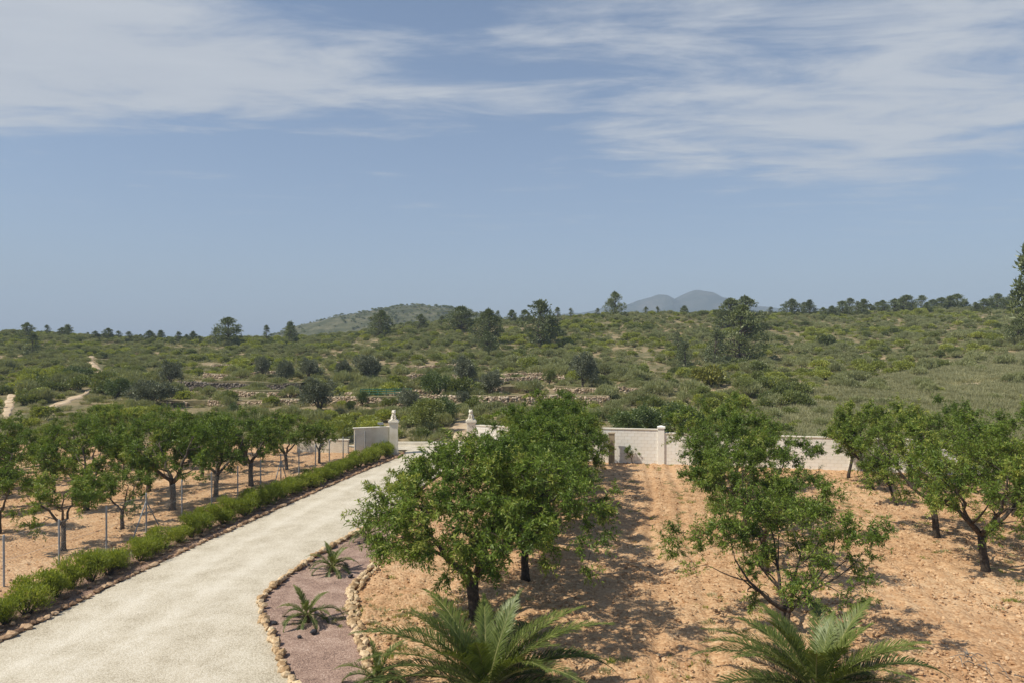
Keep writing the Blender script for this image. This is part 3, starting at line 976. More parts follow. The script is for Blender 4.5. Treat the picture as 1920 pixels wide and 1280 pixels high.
# ------------------------------------------------------------------ right orchard almond trees
A_DENSE = [almond(11, 2.75, 1.4, 4.35, 265, 9, 26, .10, 1.05, .14, .48, (-.1, 0), .17, 3, shoot=.40),
           almond(12, 2.3, 1.3, 4.25, 150, 9, 27, .105, 1.0, .12, .45, (0, 0), .27, 4, shoot=.40),
           almond(13, 2.2, 1.3, 4.3, 140, 9, 26, .115, 1.0, .12, .4, (.1, 0), .27, 4, shoot=.40)]
A_OPEN = [almond(21, 2.4, .85, 3.4, 95, 9, 26, .10, .6, .09, .15, (0, 0), .34, 4, shoot=.42),
          almond(22, 2.1, 1.35, 4.0, 92, 9, 26, .105, 1.05, .105, .22, (.1, 0), .30, 4, shoot=.40),
          almond(23, 2.2, 1.4, 4.3, 100, 9, 26, .11, 1.1, .115, .25, (.05, .1), .28, 4, shoot=.40)]
A_SMALL = [almond(31, 1.05, .95, 2.3, 36, 8, 22, .10, .85, .06, .1, (.22, 0), .3, 3, shoot=.34)]
A_LEAN = [almond(33, 1.8, 1.4, 3.7, 74, 9, 24, .12, 1.05, .09, .15, (-.4, 0), .28, 3, shoot=.40)]

# middle row (left of the bare lane)
mid = [(892, 1162, 0, (1.18, 1.18, 1.08), .6, 'largest almond tree with drooping leafy boughs, nearest the camera behind the palm'),
       (985, 1086, 1, 1.0, 1.9, 'second almond tree of the middle row, directly behind the large drooping one')]
for k, (x, y, v, s, rz, lb) in enumerate(mid):
    X, Y = px(x, y)
    place_tree('almond_tree', A_DENSE[v], X, Y, 0, rz, s, lb, 'tree', 'almond trees of the middle row')
x0, y0 = px(985, 1086)
for k in range(5):
    Y = y0 + 3.45 * (k + 1); X = x0 + .17 * 3.45 * (k + 1) - (.25 + .12 * k)
    sx = [.95, 1.0, .95, 1.0, .97][k]
    place_tree('almond_tree', A_DENSE[(k + 2) % 3 if (k + 2) % 3 else 2], X + .1 * math.sin(k * 3), Y, 0, 2.1 * k + .4, (sx * 1.12, sx * 1.12, sx),
               ORD[k + 2] + ' almond tree of the middle row counted away from the camera', 'tree', 'almond trees of the middle row')
# row right of the bare lane
rowB = [(1478, 1188, A_OPEN[0], 1.0, .9, 'open twiggy almond tree standing nearest behind the right palm'),
        (1436, 1075, A_OPEN[1], .98, 2.2, 'second almond tree of the row behind the right palm'),
        (1398, 1008, A_OPEN[2], 1.0, 3.7, 'third almond tree of the row behind the right palm'),
        (1374, 956, A_OPEN[1], 1.05, 5.0, 'fourth almond tree of the row behind the right palm'),
        (1356, 918, A_OPEN[2], 1.02, .3, 'last almond tree of the row behind the right palm, close to the white wall')]
for x, y, p, s, rz, lb in rowB:
    X, Y = px(x, y)
    place_tree('almond_tree', p, X, Y, 0, rz, (s * 1.05, s * 1.05, s) if y < 1050 else s, lb, 'tree', 'almond trees of the right-hand row')
rowC = [(1850, 1072, A_OPEN[2], 1.02, 1.2, 'almond tree with forked dark trunk at the right edge, nearest of its row'),
        (1757, 1006, A_OPEN[1], 1.05, 2.9, 'almond tree with short thick trunk, second from the right edge'),
        (1680, 948, A_SMALL[0], 1.0, 2.6, 'small crooked almond tree leaning left in the right orchard'),
        (1636, 917, A_LEAN[0], 1.05, .1, 'almond tree with trunk leaning left in front of the white wall'),
        (1592, 895, A_SMALL[0], 1.25, .4, 'slim young almond tree beside the white block wall'),
        (1708, 902, A_OPEN[1], .95, 4.0, 'almond tree half hidden behind the small crooked one'),
        (1800, 922, A_OPEN[2], .95, 2.0, 'almond tree in the back of the right orchard before the wall'),
        (1905, 968, A_OPEN[1], 1.05, 5.3, 'almond tree cut by the right frame edge, behind the forked one'),
        (1985, 1012, A_OPEN[2], 1.05, 3.0, 'almond tree mostly outside the right frame edge with low hanging boughs')]
for x, y, p, s, rz, lb in rowC:
    X, Y = px(x, y)
    place_tree('almond_tree', p, X, Y, 0, rz, (s * 1.04, s * 1.04, s * 1.04), lb, 'tree', 'almond trees along the right side')

# ------------------------------------------------------------------ left orchard almond trees
A_LEFT = [almond(41, 1.85, 1.45, 3.8, 80, 8, 22, .13, 1.15, .115, .05, (0, 0), .3, 4, 'almond_y', 'bark_l', .40),
          almond(42, 1.75, 1.4, 3.65, 72, 8, 22, .13, 1.1, .105, .05, (.1, 0), .32, 4, 'almond_y', 'bark_l', .40),
          almond(43, 1.25, 1.1, 2.75, 46, 8, 22, .12, .9, .08, .05, (0, 0), .32, 3, 'almond_y', 'bark_l', .36)]
L1 = [(117, 1032, 2, 1.0), (228, 992, 2, .85), (322, 957, 0, 1.06), (404, 932, 1, 1.0), (470, 910, 0, .98), (537, 882, 1, .86), (598, 868, 2, .9)]
for k, (x, y, v, s) in enumerate(L1):
    X, Y = px(x, y)
    place_tree('almond_tree', A_LEFT[v], X, Y, 0, 1.7 * k + .5, s, ORD[k] + ' almond tree from the left in the row along the wire fence', 'tree', 'almond trees of the fenced orchard')
rg = random.Random(8)
ax, ay = px(117, 1032); bx_, by_ = px(598, 868)
dl = math.hypot(bx_ - ax, by_ - ay); dx, dy = (bx_ - ax) / dl, (by_ - ay) / dl
RN = {1: 'second', 2: 'third', 3: 'fourth', 4: 'fifth'}
for r in (1, 2, 3, 4):
    n = 0
    for k in range(-2, 7):
        s_ = k * 3.7 + (1.4 if r % 2 else 0)
        X = ax + dx * s_ - dy * 4.0 * r + rg.uniform(-.3, .3); Y = ay + dy * s_ + dx * 4.0 * r + rg.uniform(-.3, .3)
        if Y > 47 or X / Y < -.80 or Y < 24:
            continue
        n += 1
        place_tree('almond_tree', A_LEFT[rg.choice((0, 1, 1, 0, 2))], X, Y, -.05, rg.uniform(0, TAU), rg.uniform(.86, 1.0) * (1.0 if Y < 36 else .9),
                   ORD[n - 1] + ' almond tree from the left in the ' + RN[r] + ' row behind the wire fence', 'tree', 'almond trees of the fenced orchard')

# ------------------------------------------------------------------ hedge of oleanders
HEDGE = [dome(60 + k, .66, 1.25 + .1 * (k % 3), 2900, .11, 'hedge', .24, 18, .4, .1, zlo=.12) for k in range(4)]
ys, n = 16.2, 0
rg = random.Random(5)
while ys < 45.8:
    X = float(XL(np.array(ys))) - .95 + rg.uniform(-.15, .15)
    e = link('oleander_shrub', None, None, (X, ys, 0), rg.uniform(0, TAU), (rg.uniform(.7, 1.0), rg.uniform(.7, 1.0), rg.uniform(.58, .9)))
    tag(e, ORD[n] + ' leafy green shrub of the driveway hedge counted from the left frame edge', 'shrub', 'shrubs of the driveway hedge')
    st, fo = HEDGE[n % 4]
    link('stems', st, e); link('foliage', fo, e)
    ys += rg.uniform(.56, .76); n += 1

# ------------------------------------------------------------------ palms
palm(*px(912, 1318), 'large bushy young palm at the bottom centre of the view', 3.15, 46, 3, leafL=.42, nleaf=115, trunk_r=.2, trunk_h=.3, wid=.02)
palm(*px(1535, 1318), 'large bushy young palm at the bottom right of the view', 2.9, 42, 4, leafL=.42, nleaf=115, trunk_r=.2, trunk_h=.25, wid=.02)
SP = dict(trunk_r=.09, trunk_h=.2, leafL=.17, nleaf=60, low=.05, wid=.014, amul=1.55)
palm(*px(575, 1166), 'small spiky palm in the middle of the pink gravel bed', 1.0, 16, 5, **SP)
palm(*px(622, 1072), 'small spiky palm beside the driveway edging, second from front', 1.05, 17, 6, **SP)
palm(*px(690, 1012), 'small spiky palm half hidden by the large almond tree', 1.05, 16, 7, **SP)
palm(*px(706, 1290), 'small spiky palm at the bottom edge beside the large bushy one', 1.15, 16, 8, **SP)

# weeds under the trees
WEED = [tussock(90 + k, .16, .16, 40, 'hedge') for k in range(3)] + [tussock(96 + k, .2, .14, 60, 'grass') for k in range(3)]


# ------------------------------------------------------------------ scattered stuff (geometry nodes)
def scatter(name, label, protos, pts, rot, scl, idx):
    """one object that instances prototype meshes on its points"""
    col = bpy.data.collections.new(name + '_kinds')
    for k, me in enumerate(protos):
        o = bpy.data.objects.new('%s_kind_%02d' % (name, k), me); col.objects.link(o)
    me = bpy.data.meshes.new(name)
    me.vertices.add(len(pts)); me.vertices.foreach_set('co', np.asarray(pts, np.float32).ravel())
    for nm, ty, dat in (('rot', 'FLOAT', rot), ('scl', 'FLOAT', scl), ('idx', 'INT', idx)):
        a = me.attributes.new(nm, ty, 'POINT'); a.data.foreach_set('value', np.asarray(dat, np.int32 if ty == 'INT' else np.float32))
    o = link(name, me)
    struct(o, label, 'stuff')
    g = bpy.data.node_groups.new(name, 'GeometryNodeTree')
    g.interface.new_socket('Geometry', in_out='INPUT', socket_type='NodeSocketGeometry')
    g.interface.new_socket('Geometry', in_out='OUTPUT', socket_type='NodeSocketGeometry')
    gi = g.nodes.new('NodeGroupInput'); go = g.nodes.new('NodeGroupOutput')
    ip = g.nodes.new('GeometryNodeInstanceOnPoints')
    ci = g.nodes.new('GeometryNodeCollectionInfo')
    ci.inputs['Collection'].default_value = col
    ci.inputs['Separate Children'].default_value = True
    ci.inputs['Reset Children'].default_value = True
    L = g.links.new

    def attr(nm, ty):
        a = g.nodes.new('GeometryNodeInputNamedAttribute'); a.data_type = ty; a.inputs['Name'].default_value = nm
        return a.outputs['Attribute']
    L(gi.outputs[0], ip.inputs['Points']); L(ci.outputs[0], ip.inputs['Instance'])
    ip.inputs['Pick Instance'].default_value = True
    L(attr('idx', 'INT'), ip.inputs['Instance Index'])
    cx = g.nodes.new('ShaderNodeCombineXYZ'); L(attr('rot', 'FLOAT'), cx.inputs[2]); L(cx.outputs[0], ip.inputs['Rotation'])
    c2 = g.nodes.new('ShaderNodeCombineXYZ'); sc = attr('scl', 'FLOAT')
    for k in range(3):
        L(sc, c2.inputs[k])
    L(c2.outputs[0], ip.inputs['Scale'])
    L(ip.outputs[0], go.inputs[0])
    md = o.modifiers.new('scatter', 'NODES'); md.node_group = g
    return o


rng = np.random.default_rng(77)
# weeds in the orchard
wy = rng.uniform(14, 42, 2600); wx = rng.uniform(-5, 22, 2600)
w_ok = (fbm(wx * .35, wy * .35, 3, 91) > .56) & (wx > np.where(wy < 31.5, XB(wy), XR(wy)) + .5) & (wy < np.interp(wx, WX, WY) - .3)
ex = rng.normal(0, 1.1, 240) - 2.2; ey = rng.normal(0, .6, 240) + 19.3       # green patch left of the front trunk
wx = np.concatenate([wx[w_ok], ex]); wy = np.concatenate([wy[w_ok], ey])
scatter('weeds', 'small green weeds and dry grass sprouting in the orchard soil', WEED, np.stack([wx, wy, wx * 0], -1), rng.uniform(0, TAU, len(wx)), rng.uniform(.35, .9, len(wx)), np.where(rng.random(len(wx)) < .3, 0, 3) + rng.integers(0, 3, len(wx)))

# ------------------------------------------------------------------ hillside plants
K_M = [dome(200 + k, 1.0, .95, 1500, .17, 'mastic', .5, 10, 0, .45) for k in range(3)]
K_D = [dome(210 + k, 1.0, 1.05, 1500, .16, 'dark', .5, 10, .1, .45) for k in range(3)]
K_G = [dome(220 + k, 1.0, .9, 1300, .26, 'grey', .16, 10, .75, .3) for k in range(3)]
K_T = [tussock(230 + k, .6, .62, 170, 'grass') for k in range(3)]
K_Y = dome(240, 1.0, 1.2, 2200, .16, 'yellow', .5, 12, 0, .45)

trail = [px(176, 668, 4.6), px(172, 682, 3.6), px(184, 700, 2.6), px(186, 722, 1.7), px(170, 742, 1.0), (0, 0)]
TR = [(-92, 158), (-82, 140), (-71, 121), (-64, 108), (-58, 97), (-56, 89), (-56, 80), (-58, 73), (-57, 66)]


def seg_dist(x, y, poly):
    d = np.full(x.shape, 1e9)
    for (a, b), (c, e) in zip(poly[:-1], poly[1:]):
        vx, vy = c - a, e - b
        t = np.clip(((x - a) * vx + (y - b) * vy) / (vx * vx + vy * vy), 0, 1)
        d = np.minimum(d, np.hypot(x - a - t * vx, y - b - t * vy))
    return d


def on_ray(xp, d):
    return ((xp - 960) / F * d, d)


TRAIL = [on_ray(172, 150), on_ray(168, 140), on_ray(180, 126), on_ray(188, 112), on_ray(184, 100), on_ray(178, 92), on_ray(150, 84), on_ray(105, 76), on_ray(70, 70)]
SPUR = [on_ray(182, 96), on_ray(120, 98), on_ray(70, 99)]
SPUR2 = [on_ray(22, 84), on_ray(15, 74), on_ray(10, 66)]
EDGE_TRACK = [on_ray(1790, 73), on_ray(1850, 74), on_ray(1930, 75)]
GATE_TRACK = [(-3.4, 50.2), (-3.9, 55), (-4.2, 60), (-1.5, 63)]


def ribbon(name, poly, w, label):
    pts = []
    for (a, b), (c, e) in zip(poly[:-1], poly[1:]):
        m = max(2, int(math.hypot(c - a, e - b) / .7))
        for k in range(m):
            pts.append((a + (c - a) * k / m, b + (e - b) * k / m))
    pts.append(poly[-1]); P = np.array(pts)
    T = norm(np.gradient(P, axis=0)); Nn = np.stack([-T[:, 1], T[:, 0]], -1)
    ww = w * (.35 + 1.3 * vnoise(np.arange(len(P)) * .35, np.zeros(len(P)), 3))
    t = np.linspace(-1, 1, 7)
    X = P[:, None] + Nn[:, None] * (ww[:, None] * t)[..., None]
    Z = height(X[..., 0], X[..., 1]) + .10
    Z[:, 0] -= .25; Z[:, -1] -= .25
    n = len(P); i = np.arange(n - 1)[:, None] * 7 + np.arange(6)[None]
    b = MB(); b.add(np.concatenate([X, Z[..., None]], -1).reshape(-1, 3), np.stack([i, i + 1, i + 8, i + 7], -1).reshape(-1, 4))
    struct(link(name, b.mesh(name, M['path'], True)), label)


M['path'] = rough_mat('trail_dirt', [(.36, .26, .16), (.52, .40, .27), (.62, .51, .37)], scale=.8, bump=.6, bscale=5, dist=.06)
ribbon('path', TRAIL, .55, 'pale dirt trail climbing the left hillside')
ribbon('path', SPUR, .7, 'pale dirt clearing branching left from the trail')
ribbon('path', SPUR2, .5, 'pale dirt track at the left frame edge')
ribbon('path', EDGE_TRACK, .9, 'bare sandy bank on the right grassy slope')
ribbon('path', GATE_TRACK, .8, 'sandy track rising behind the gate')

# dry stone terrace walls: (photo x range, distance, height, shade painted into the stone colour)
TERR = [((290, 560), 75, .75, 0, 'low pale dry stone terrace wall just behind the fenced orchard'),
        ((425, 575), 83, .95, 0, 'tan dry stone bank under the grey terrace wall'),
        ((330, 570), 90, 1.25, 1, 'dark grey shade-painted dry stone terrace wall above the left orchard'),
        ((385, 540), 104, .8, 0, 'thin pale line of dry stone wall among olive trees'),
        ((400, 470), 124, .7, 0, 'short pale dry stone wall highest on the left terraces'),
        ((560, 1140), 73, 1.15, 0, 'long tan dry stone wall behind the gate pillars'),
        ((650, 1010), 81, .95, 0, 'long tan dry stone wall, second above the gate'),
        ((880, 1060), 89, .9, 0, 'tan dry stone wall below the olive trees, third above the gate'),
        ((700, 1060), 98, .8, 0, 'broken pale dry stone wall, fourth above the gate'),
        ((1040, 1210), 82, .8, 0, 'tan dry stone wall behind the dark bushes by the white wall'),
        ((740, 880), 112, .7, 0, 'short broken stone wall topmost above the gate')]


def drystone(k, xr, d, hh, dark, label):
    rg = np.random.default_rng(700 + k)
    x0, x1 = on_ray(xr[0], d)[0], on_ray(xr[1], d)[0]
    b = MB(); V, T = [], []
    x = x0; nn = 0
    P, Sz = [], []
    while x < x1:
        yb = d + 1.2 * math.sin(x * .13 + k) + .4 * math.sin(x * .5)
        zb = h1(x, yb)
        loc = hh * (.5 + .5 * float(vnoise(np.array(x * .25), np.array(k * 3.1), 5)))
        if float(vnoise(np.array(x * .18 + 40), np.array(k * 1.7), 15)) < .18:
            x += .5; continue
        z = -.15
        while z < loc:
            s = rg.uniform(.2, .36)
            P.append((x + rg.uniform(-.08, .08), yb + rg.uniform(-.05, .05) + z * .12, zb + z)); Sz.append(s)
            z += s * .42
        x += rg.uniform(.18, .28)
    P = np.array(P); Sz = np.array(Sz)
    o = link('dry_stone_wall', rocks(P, Sz * 1.25, rg, .6).mesh('dry_stone_wall', M['drystone_shade' if dark else 'drystone']))
    tag(o, label, 'stone wall')
    # earth filling behind the wall
    xs = np.linspace(x0, x1, max(4, int((x1 - x0) / 1.0)))
    ybs = d + 1.2 * np.sin(xs * .13 + k) + .4 * np.sin(xs * .5)
    rows = []
    for off, f in ((.12, -.3), (.15, .78), (2.5, .72), (5.5, -.4)):
        z0 = height(xs, ybs) if off < 3 else height(xs, ybs + off)
        if off == 2.5:
            z0 = np.maximum(z0, height(xs, ybs + off) - hh * .4)
        rows.append(np.stack([xs, ybs + off, z0 + hh * f], -1))
    G = np.stack(rows); n, m = G.shape[:2]
    i = np.arange(n - 1)[:, None] * m + np.arange(m - 1)[None]
    b2 = MB(); b2.add(G.reshape(-1, 3), np.stack([i, i + 1, i + m + 1, i + m], -1).reshape(-1, 4))
    c = link('earth_fill', b2.mesh('earth_fill', M['ground'], False), o)
    return (x0, x1, d)


WALLS = [drystone(k, *a) for k, a in enumerate(TERR)]

# scrub positions
N = 26000
uu = rng.uniform(-.86, .84, N)
dd = np.sqrt(rng.uniform(50 ** 2, 232 ** 2, N))
X, Y = uu * dd, dd
pxx = 960 + uu * F
grassy = np.clip((pxx - 1330) / 240, 0, 1) * np.clip((64 + (pxx - 1400) * .085 - Y) / 10, 0, 1)     # grass slope on the right
grassy = np.maximum(grassy * .78, .12)
slope = np.clip((pxx - 1330) / 240, 0, 1) * np.clip((68 + (pxx - 1400) * .085 - Y) / 10, 0, 1)
terrace = ((pxx > 300) & (pxx < 1180) & (Y > 64) & (Y < 104))
dt = np.minimum.reduce([seg_dist(X, Y, TRAIL), seg_dist(X, Y, SPUR), seg_dist(X, Y, SPUR2), seg_dist(X, Y, EDGE_TRACK), seg_dist(X, Y, GATE_TRACK)])
keep = dt > .9
keep &= ~((Y < 60) & (pxx < 620) & (Y < 58))
keep &= ~((np.abs(X + 3) < 8) & (Y < 51))
keep &= Y > 50.6
for (a, b, d) in WALLS:
    keep &= ~((X > a - .5) & (X < b + .5) & (Y > d - 4.2) & (Y < d + 1.0) & (rng.random(N) < .6))
keep &= ~(terrace & (rng.random(N) < .2))
patch = fbm(X * .09, Y * .09, 3, 44)
keep &= rng.random(N) < np.clip((patch - .30) * 5.5, .12, 1)
u1 = np.clip(fbm(X * .16 + 3, Y * .16, 2, 71) * 1.9 - .45 + rng.normal(0, .22, N), 0, 1)
typ = np.where(u1 < .40, 0, np.where(u1 < .62, 1, 2))
zone = fbm(X * .05 + 9, Y * .05, 2, 61)
typ = np.where((rng.random(N) < .45) & (zone < .45), 2, typ)
typ = np.where(terrace & (rng.random(N) < .6), 2, typ)
typ = np.where(rng.random(N) < slope * .75, 2, typ)
typ = np.where(rng.random(N) < grassy, 3, typ)
size = (.34 + .95 * rng.random(N) ** 2.2) * (.7 + .7 * fbm(X * .12, Y * .12 + 7, 2, 81))
size = np.where(typ == 3, .6 + .5 * rng.random(N), size)
size *= np.where(Y < 75, .8, 1.0)
X, Y, typ, size, pxx = X[keep], Y[keep], typ[keep], size[keep], pxx[keep]
Z = height(X, Y)
rot = rng.uniform(0, TAU, len(X)); var = rng.integers(0, 3, len(X))
vis = (np.abs(X / Y) < .715)
score = np.where(vis & (typ < 3), size / Y * F, 0)
score = np.where((Y < 66) & (pxx > 560), score * .25, score)      # mostly behind the near trees
big = np.argsort(-score)[:270]
isbig = np.zeros(len(X), bool); isbig[big] = True
NAMES = [('mastic_shrub', 'rounded yellow-green shrub', K_M), ('evergreen_shrub', 'rounded dark green shrub', K_D), ('rosemary_shrub', 'wispy grey-green shrub', K_G)]


def zone_of(xp, y):
    side = 'on the left hillside' if xp < 620 else ('on the hillside above the gate' if xp < 1130 else 'on the slope behind the white wall')
    dep = 'low down' if y < 80 else ('halfway up' if y < 120 else 'high up')
    return dep + ' ' + side


SHRUBS = []
for i in big:
    nm, lb, K = NAMES[typ[i]]
    st, fo = K[var[i]]
    s = float(size[i]) * 1.15
    e = link(nm, None, None, (float(X[i]), float(Y[i]), float(Z[i]) - .03), float(rot[i]), (s, s, s * (.8 + .4 * float(rng.random()))))
    SHRUBS.append((e, lb, float(pxx[i]), YH + (H - float(Z[i])) / float(Y[i]) * F, zone_of(pxx[i], Y[i])))
    link('stems', st, e); link('foliage', fo, e)
rest = ~isbig
pr = [k[1] for k in K_M] + [k[1] for k in K_D] + [k[1] for k in K_G]
s_ = rest & (typ < 3)
scatter('scrub', 'dense mixed green scrub covering the hillside', pr, np.stack([X, Y, Z - .03], -1)[s_], rot[s_], size[s_], (typ * 3 + var)[s_])
# low herbs and grass between the shrubs
N2 = 24000
u2 = rng.uniform(-.86, .84, N2); d2 = np.sqrt(rng.uniform(50 ** 2, 215 ** 2, N2)) ; X2, Y2 = u2 * d2, d2
p2 = 960 + u2 * F
right = np.clip((p2 - 1280) / 300, 0, 1) * np.clip((70 + (p2 - 1400) * .085 - Y2) / 10, 0, 1)
dt2 = np.minimum.reduce([seg_dist(X2, Y2, q) for q in (TRAIL, SPUR, SPUR2, EDGE_TRACK, GATE_TRACK)])
k2 = (rng.random(N2) < .35 + .65 * right) & (dt2 > 1.2) & ~((np.abs(X2 + 3) < 10) & (Y2 < 50))
k2 &= ~((Y2 < 52) & (p2 < 620))
# extra tussocks on the right grass slope
N3 = 5200
u3 = rng.uniform(.24, .84, N3); d3 = rng.uniform(47, 100, N3); X3, Y3 = u3 * d3, d3; p3 = 960 + u3 * F
k3 = (rng.random(N3) < np.clip((p3 - 1300) / 200, 0, 1) * np.clip((68 + (p3 - 1400) * .085 - Y3) / 8, 0, 1)) & (seg_dist(X3, Y3, EDGE_TRACK) > .9) & (Y3 > np.interp(X3, WX, WY) + .8)
X2 = np.concatenate([X2[k2], X[rest & (typ == 3)], X3[k3]]); Y2 = np.concatenate([Y2[k2], Y[rest & (typ == 3)], Y3[k3]])
scatter('grass', 'dry grey-green grass tussocks between the shrubs and on the right slope', K_T, np.stack([X2, Y2, height(X2, Y2) - .02], -1), rng.uniform(0, TAU, len(X2)), rng.uniform(.55, 1.15, len(X2)), rng.integers(0, 3, len(X2)))

# dark shrubs dotted over the far hill
ng = 5200
a_ = rng.uniform(0, HILL.shape[0] * .55, ng); b_ = rng.uniform(0, HILL.shape[1] - 1.01, ng)
ia, ib = a_.astype(int), b_.astype(int); fa_, fb_ = (a_ - ia)[:, None], (b_ - ib)[:, None]
hp_ = (HILL[ia, ib] * (1 - fb_) + HILL[ia, ib + 1] * fb_) * (1 - fa_) + (HILL[ia + 1, ib] * (1 - fb_) + HILL[ia + 1, ib + 1] * fb_) * fa_
hk = rng.random(ng) < np.clip((fbm(hp_[:, 0] * .02, hp_[:, 1] * .02, 3, 66) - .3) * 3, .1, 1)
hp_ = hp_[hk]
scatter('hill_scrub', 'sparse dark scrub dotted over the far rounded hill', [k[1] for k in K_D + K_G], hp_, rng.uniform(0, TAU, len(hp_)), 0.7 + 1.2 * rng.random(len(hp_)) ** 2, rng.integers(0, 6, len(hp_)))

# ------------------------------------------------------------------ trees on the hillside
P_R = [pine(400 + k, 5.0, 2.4, .2, .02, 150, 26) for k in range(3)]        # rounded
P_C = [pine(410 + k, 5.0, 1.8, .55, .12, 110, 24) for k in range(2)]        # conical
P_L = [pine(420 + k, 5.0, 2.0, .35, .04, 90, 22, 'pine_l') for k in range(2)]   # thin and pale
P_T = pine(430, 5.0, 1.1, .3, .3, 130, 24)
PINES = [  # photo x, distance, height px, width factor, kind, label
    (48, 186, 34, 1.0, 'R', 'dark round pine on the left skyline'),
    (88, 205, 24, .9, 'L', 'thin pale pine right of the dark round pine at far left'),
    (428, 178, 52, 1.15, 'R', 'broad leaning pine standing alone left of the hill'),
    (403, 182, 34, .9, 'L', 'small pale pine touching the broad leaning pine'),
    (500, 196, 32, .8, 'L', 'slim pale pine between two darker pines'),
    (545, 192, 40, 1.0, 'C', 'conical dark pine at the foot of the far hill'),
    (715, 180, 48, 1.0, 'R', 'round pine standing in front of the far hill'),
    (787, 186, 32, 1.0, 'R', 'smaller round pine in front of the hill summit'),
    (828, 190, 24, 1.1, 'L', 'pale low pine at the right foot of the hill'),
    (865, 176, 46, 1.5, 'R', 'wide spreading dark pine right of the far hill'),
    (915, 150, 66, .95, 'R', 'pine below the wide spreading one on mid slope'),
    (1015, 146, 84, .95, 'R', 'tallest pine in the middle of the slope'),
    (1155, 200, 46, .9, 'R', 'round pine alone on the skyline left of the blue mountain'),
    (1368, 166, 58, 1.2, 'R', 'wide dark pine, left one of the pair right of the mountain'),
    (1402, 168, 60, 1.15, 'R', 'wide dark pine, right one of the pair right of the mountain'),
    (1385, 116, 100, .95, 'R', 'big dark pine low on the slope above the yellow bush'),
    (1340, 112, 72, .95, 'L', 'greyish pine beside the big dark one on the slope'),
    (1272, 128, 44, .9, 'L', 'small grey pine left of the yellow bush, higher up'),
    (1285, 108, 56, 1.0, 'L', 'greyish bushy pine above the yellow bush to its left'),
    (915, 132, 44, 1.1, 'R', 'dark squat pine on the slope under the middle pines'),
    (60, 140, 46, 1.0, 'L', 'greyish pine halfway up the far left slope'),
    (935, 198, 26, .9, 'L', 'tiny pale pine on the skyline left of the tallest pine'),
    (908, 200, 24, .9, 'L', 'tiny pale pine above the wide spreading pine'),
    (960, 196, 26, .9, 'R', 'small dark pine just left of the tallest pine'),
    (985, 192, 30, 1.0, 'R', 'small dark pine touching the tallest pine on its left'),
    (1045, 194, 28, .9, 'L', 'small pale pine touching the tallest pine on its right'),
    (1070, 200, 20, .9, 'L', 'tiny pine right of the tallest pine on the skyline'),
    (1120, 204, 18, 1.0, 'L', 'tiny pine just left of the lone skyline pine'),
    (1210, 206, 20, .9, 'L', 'tiny pale pine before the left mountain foot'),
    (1232, 208, 22, .8, 'L', 'tiny pale pine before the left mountain peak'),
    (1283, 206, 20, 1.0, 'R', 'tiny dark pine before the right mountain peak'),
    (1445, 206, 18, 1.2, 'L', 'low pine right of the wide dark pair'),
]
for x in (128, 165, 178, 195, 205, 222, 243, 262, 280, 302, 333, 350, 362, 374, 115):
    PINES.append((x, 190 + (x * 7) % 17, 13 + (x * 13) % 15, 1.2, 'LRC'[x % 3], None))
for x in (1484, 1506, 1518, 1545, 1560, 1580, 1592, 1606, 1618, 1630, 1645, 1655, 1675, 1690, 1700, 1712, 1726, 1738, 1750, 1765, 1780, 1795, 1810, 1828, 1845, 1858, 1870, 1884, 1898):
    PINES.append((x, 194 + (x * 7) % 15, 20 + (x * 11) % 18, 1.2, 'RLLCR'[x % 5], None))
cnt = {0: 0, 1: 0}
rg = random.Random(31)
for x, d, hp, wf, kd, lb in sorted(PINES, key=lambda p: p[0]):
    X_, Y_ = on_ray(x, d)
    z_ = h1(X_, Y_)
    s = hp / F * d / 5.0
    pr_ = rg.choice({'R': P_R, 'C': P_C, 'L': P_L}[kd])
    side = 0 if x < 900 else 1
    if lb is None:
        lb = ORD[cnt[side]] + (' small pine from the left along the left skyline' if side == 0 else ' pine from the left along the right skyline tree belt'); cnt[side] += 1
    place_tree('pine_tree', pr_, X_, Y_, z_ - (.6 * s if hp < 40 else .1), rg.uniform(0, TAU), (s * wf, s * wf, s), lb, 'tree', 'pines on the hillside')
X_, Y_ = on_ray(1938, 104)
place_tree('pine_tree', P_T, X_, Y_, h1(X_, Y_) - .1, 1.0, (2.5, 2.5, 3.15), 'tall pine cut off by the right frame edge', 'tree', 'pines on the hillside')
X_, Y_ = on_ray(1908, 112)
place_tree('pine_tree', P_R[1], X_, Y_, h1(X_, Y_) - .1, 2.0, (.9, .9, .8), 'low spreading pine at the foot of the tall right-edge pine', 'tree', 'pines on the hillside')

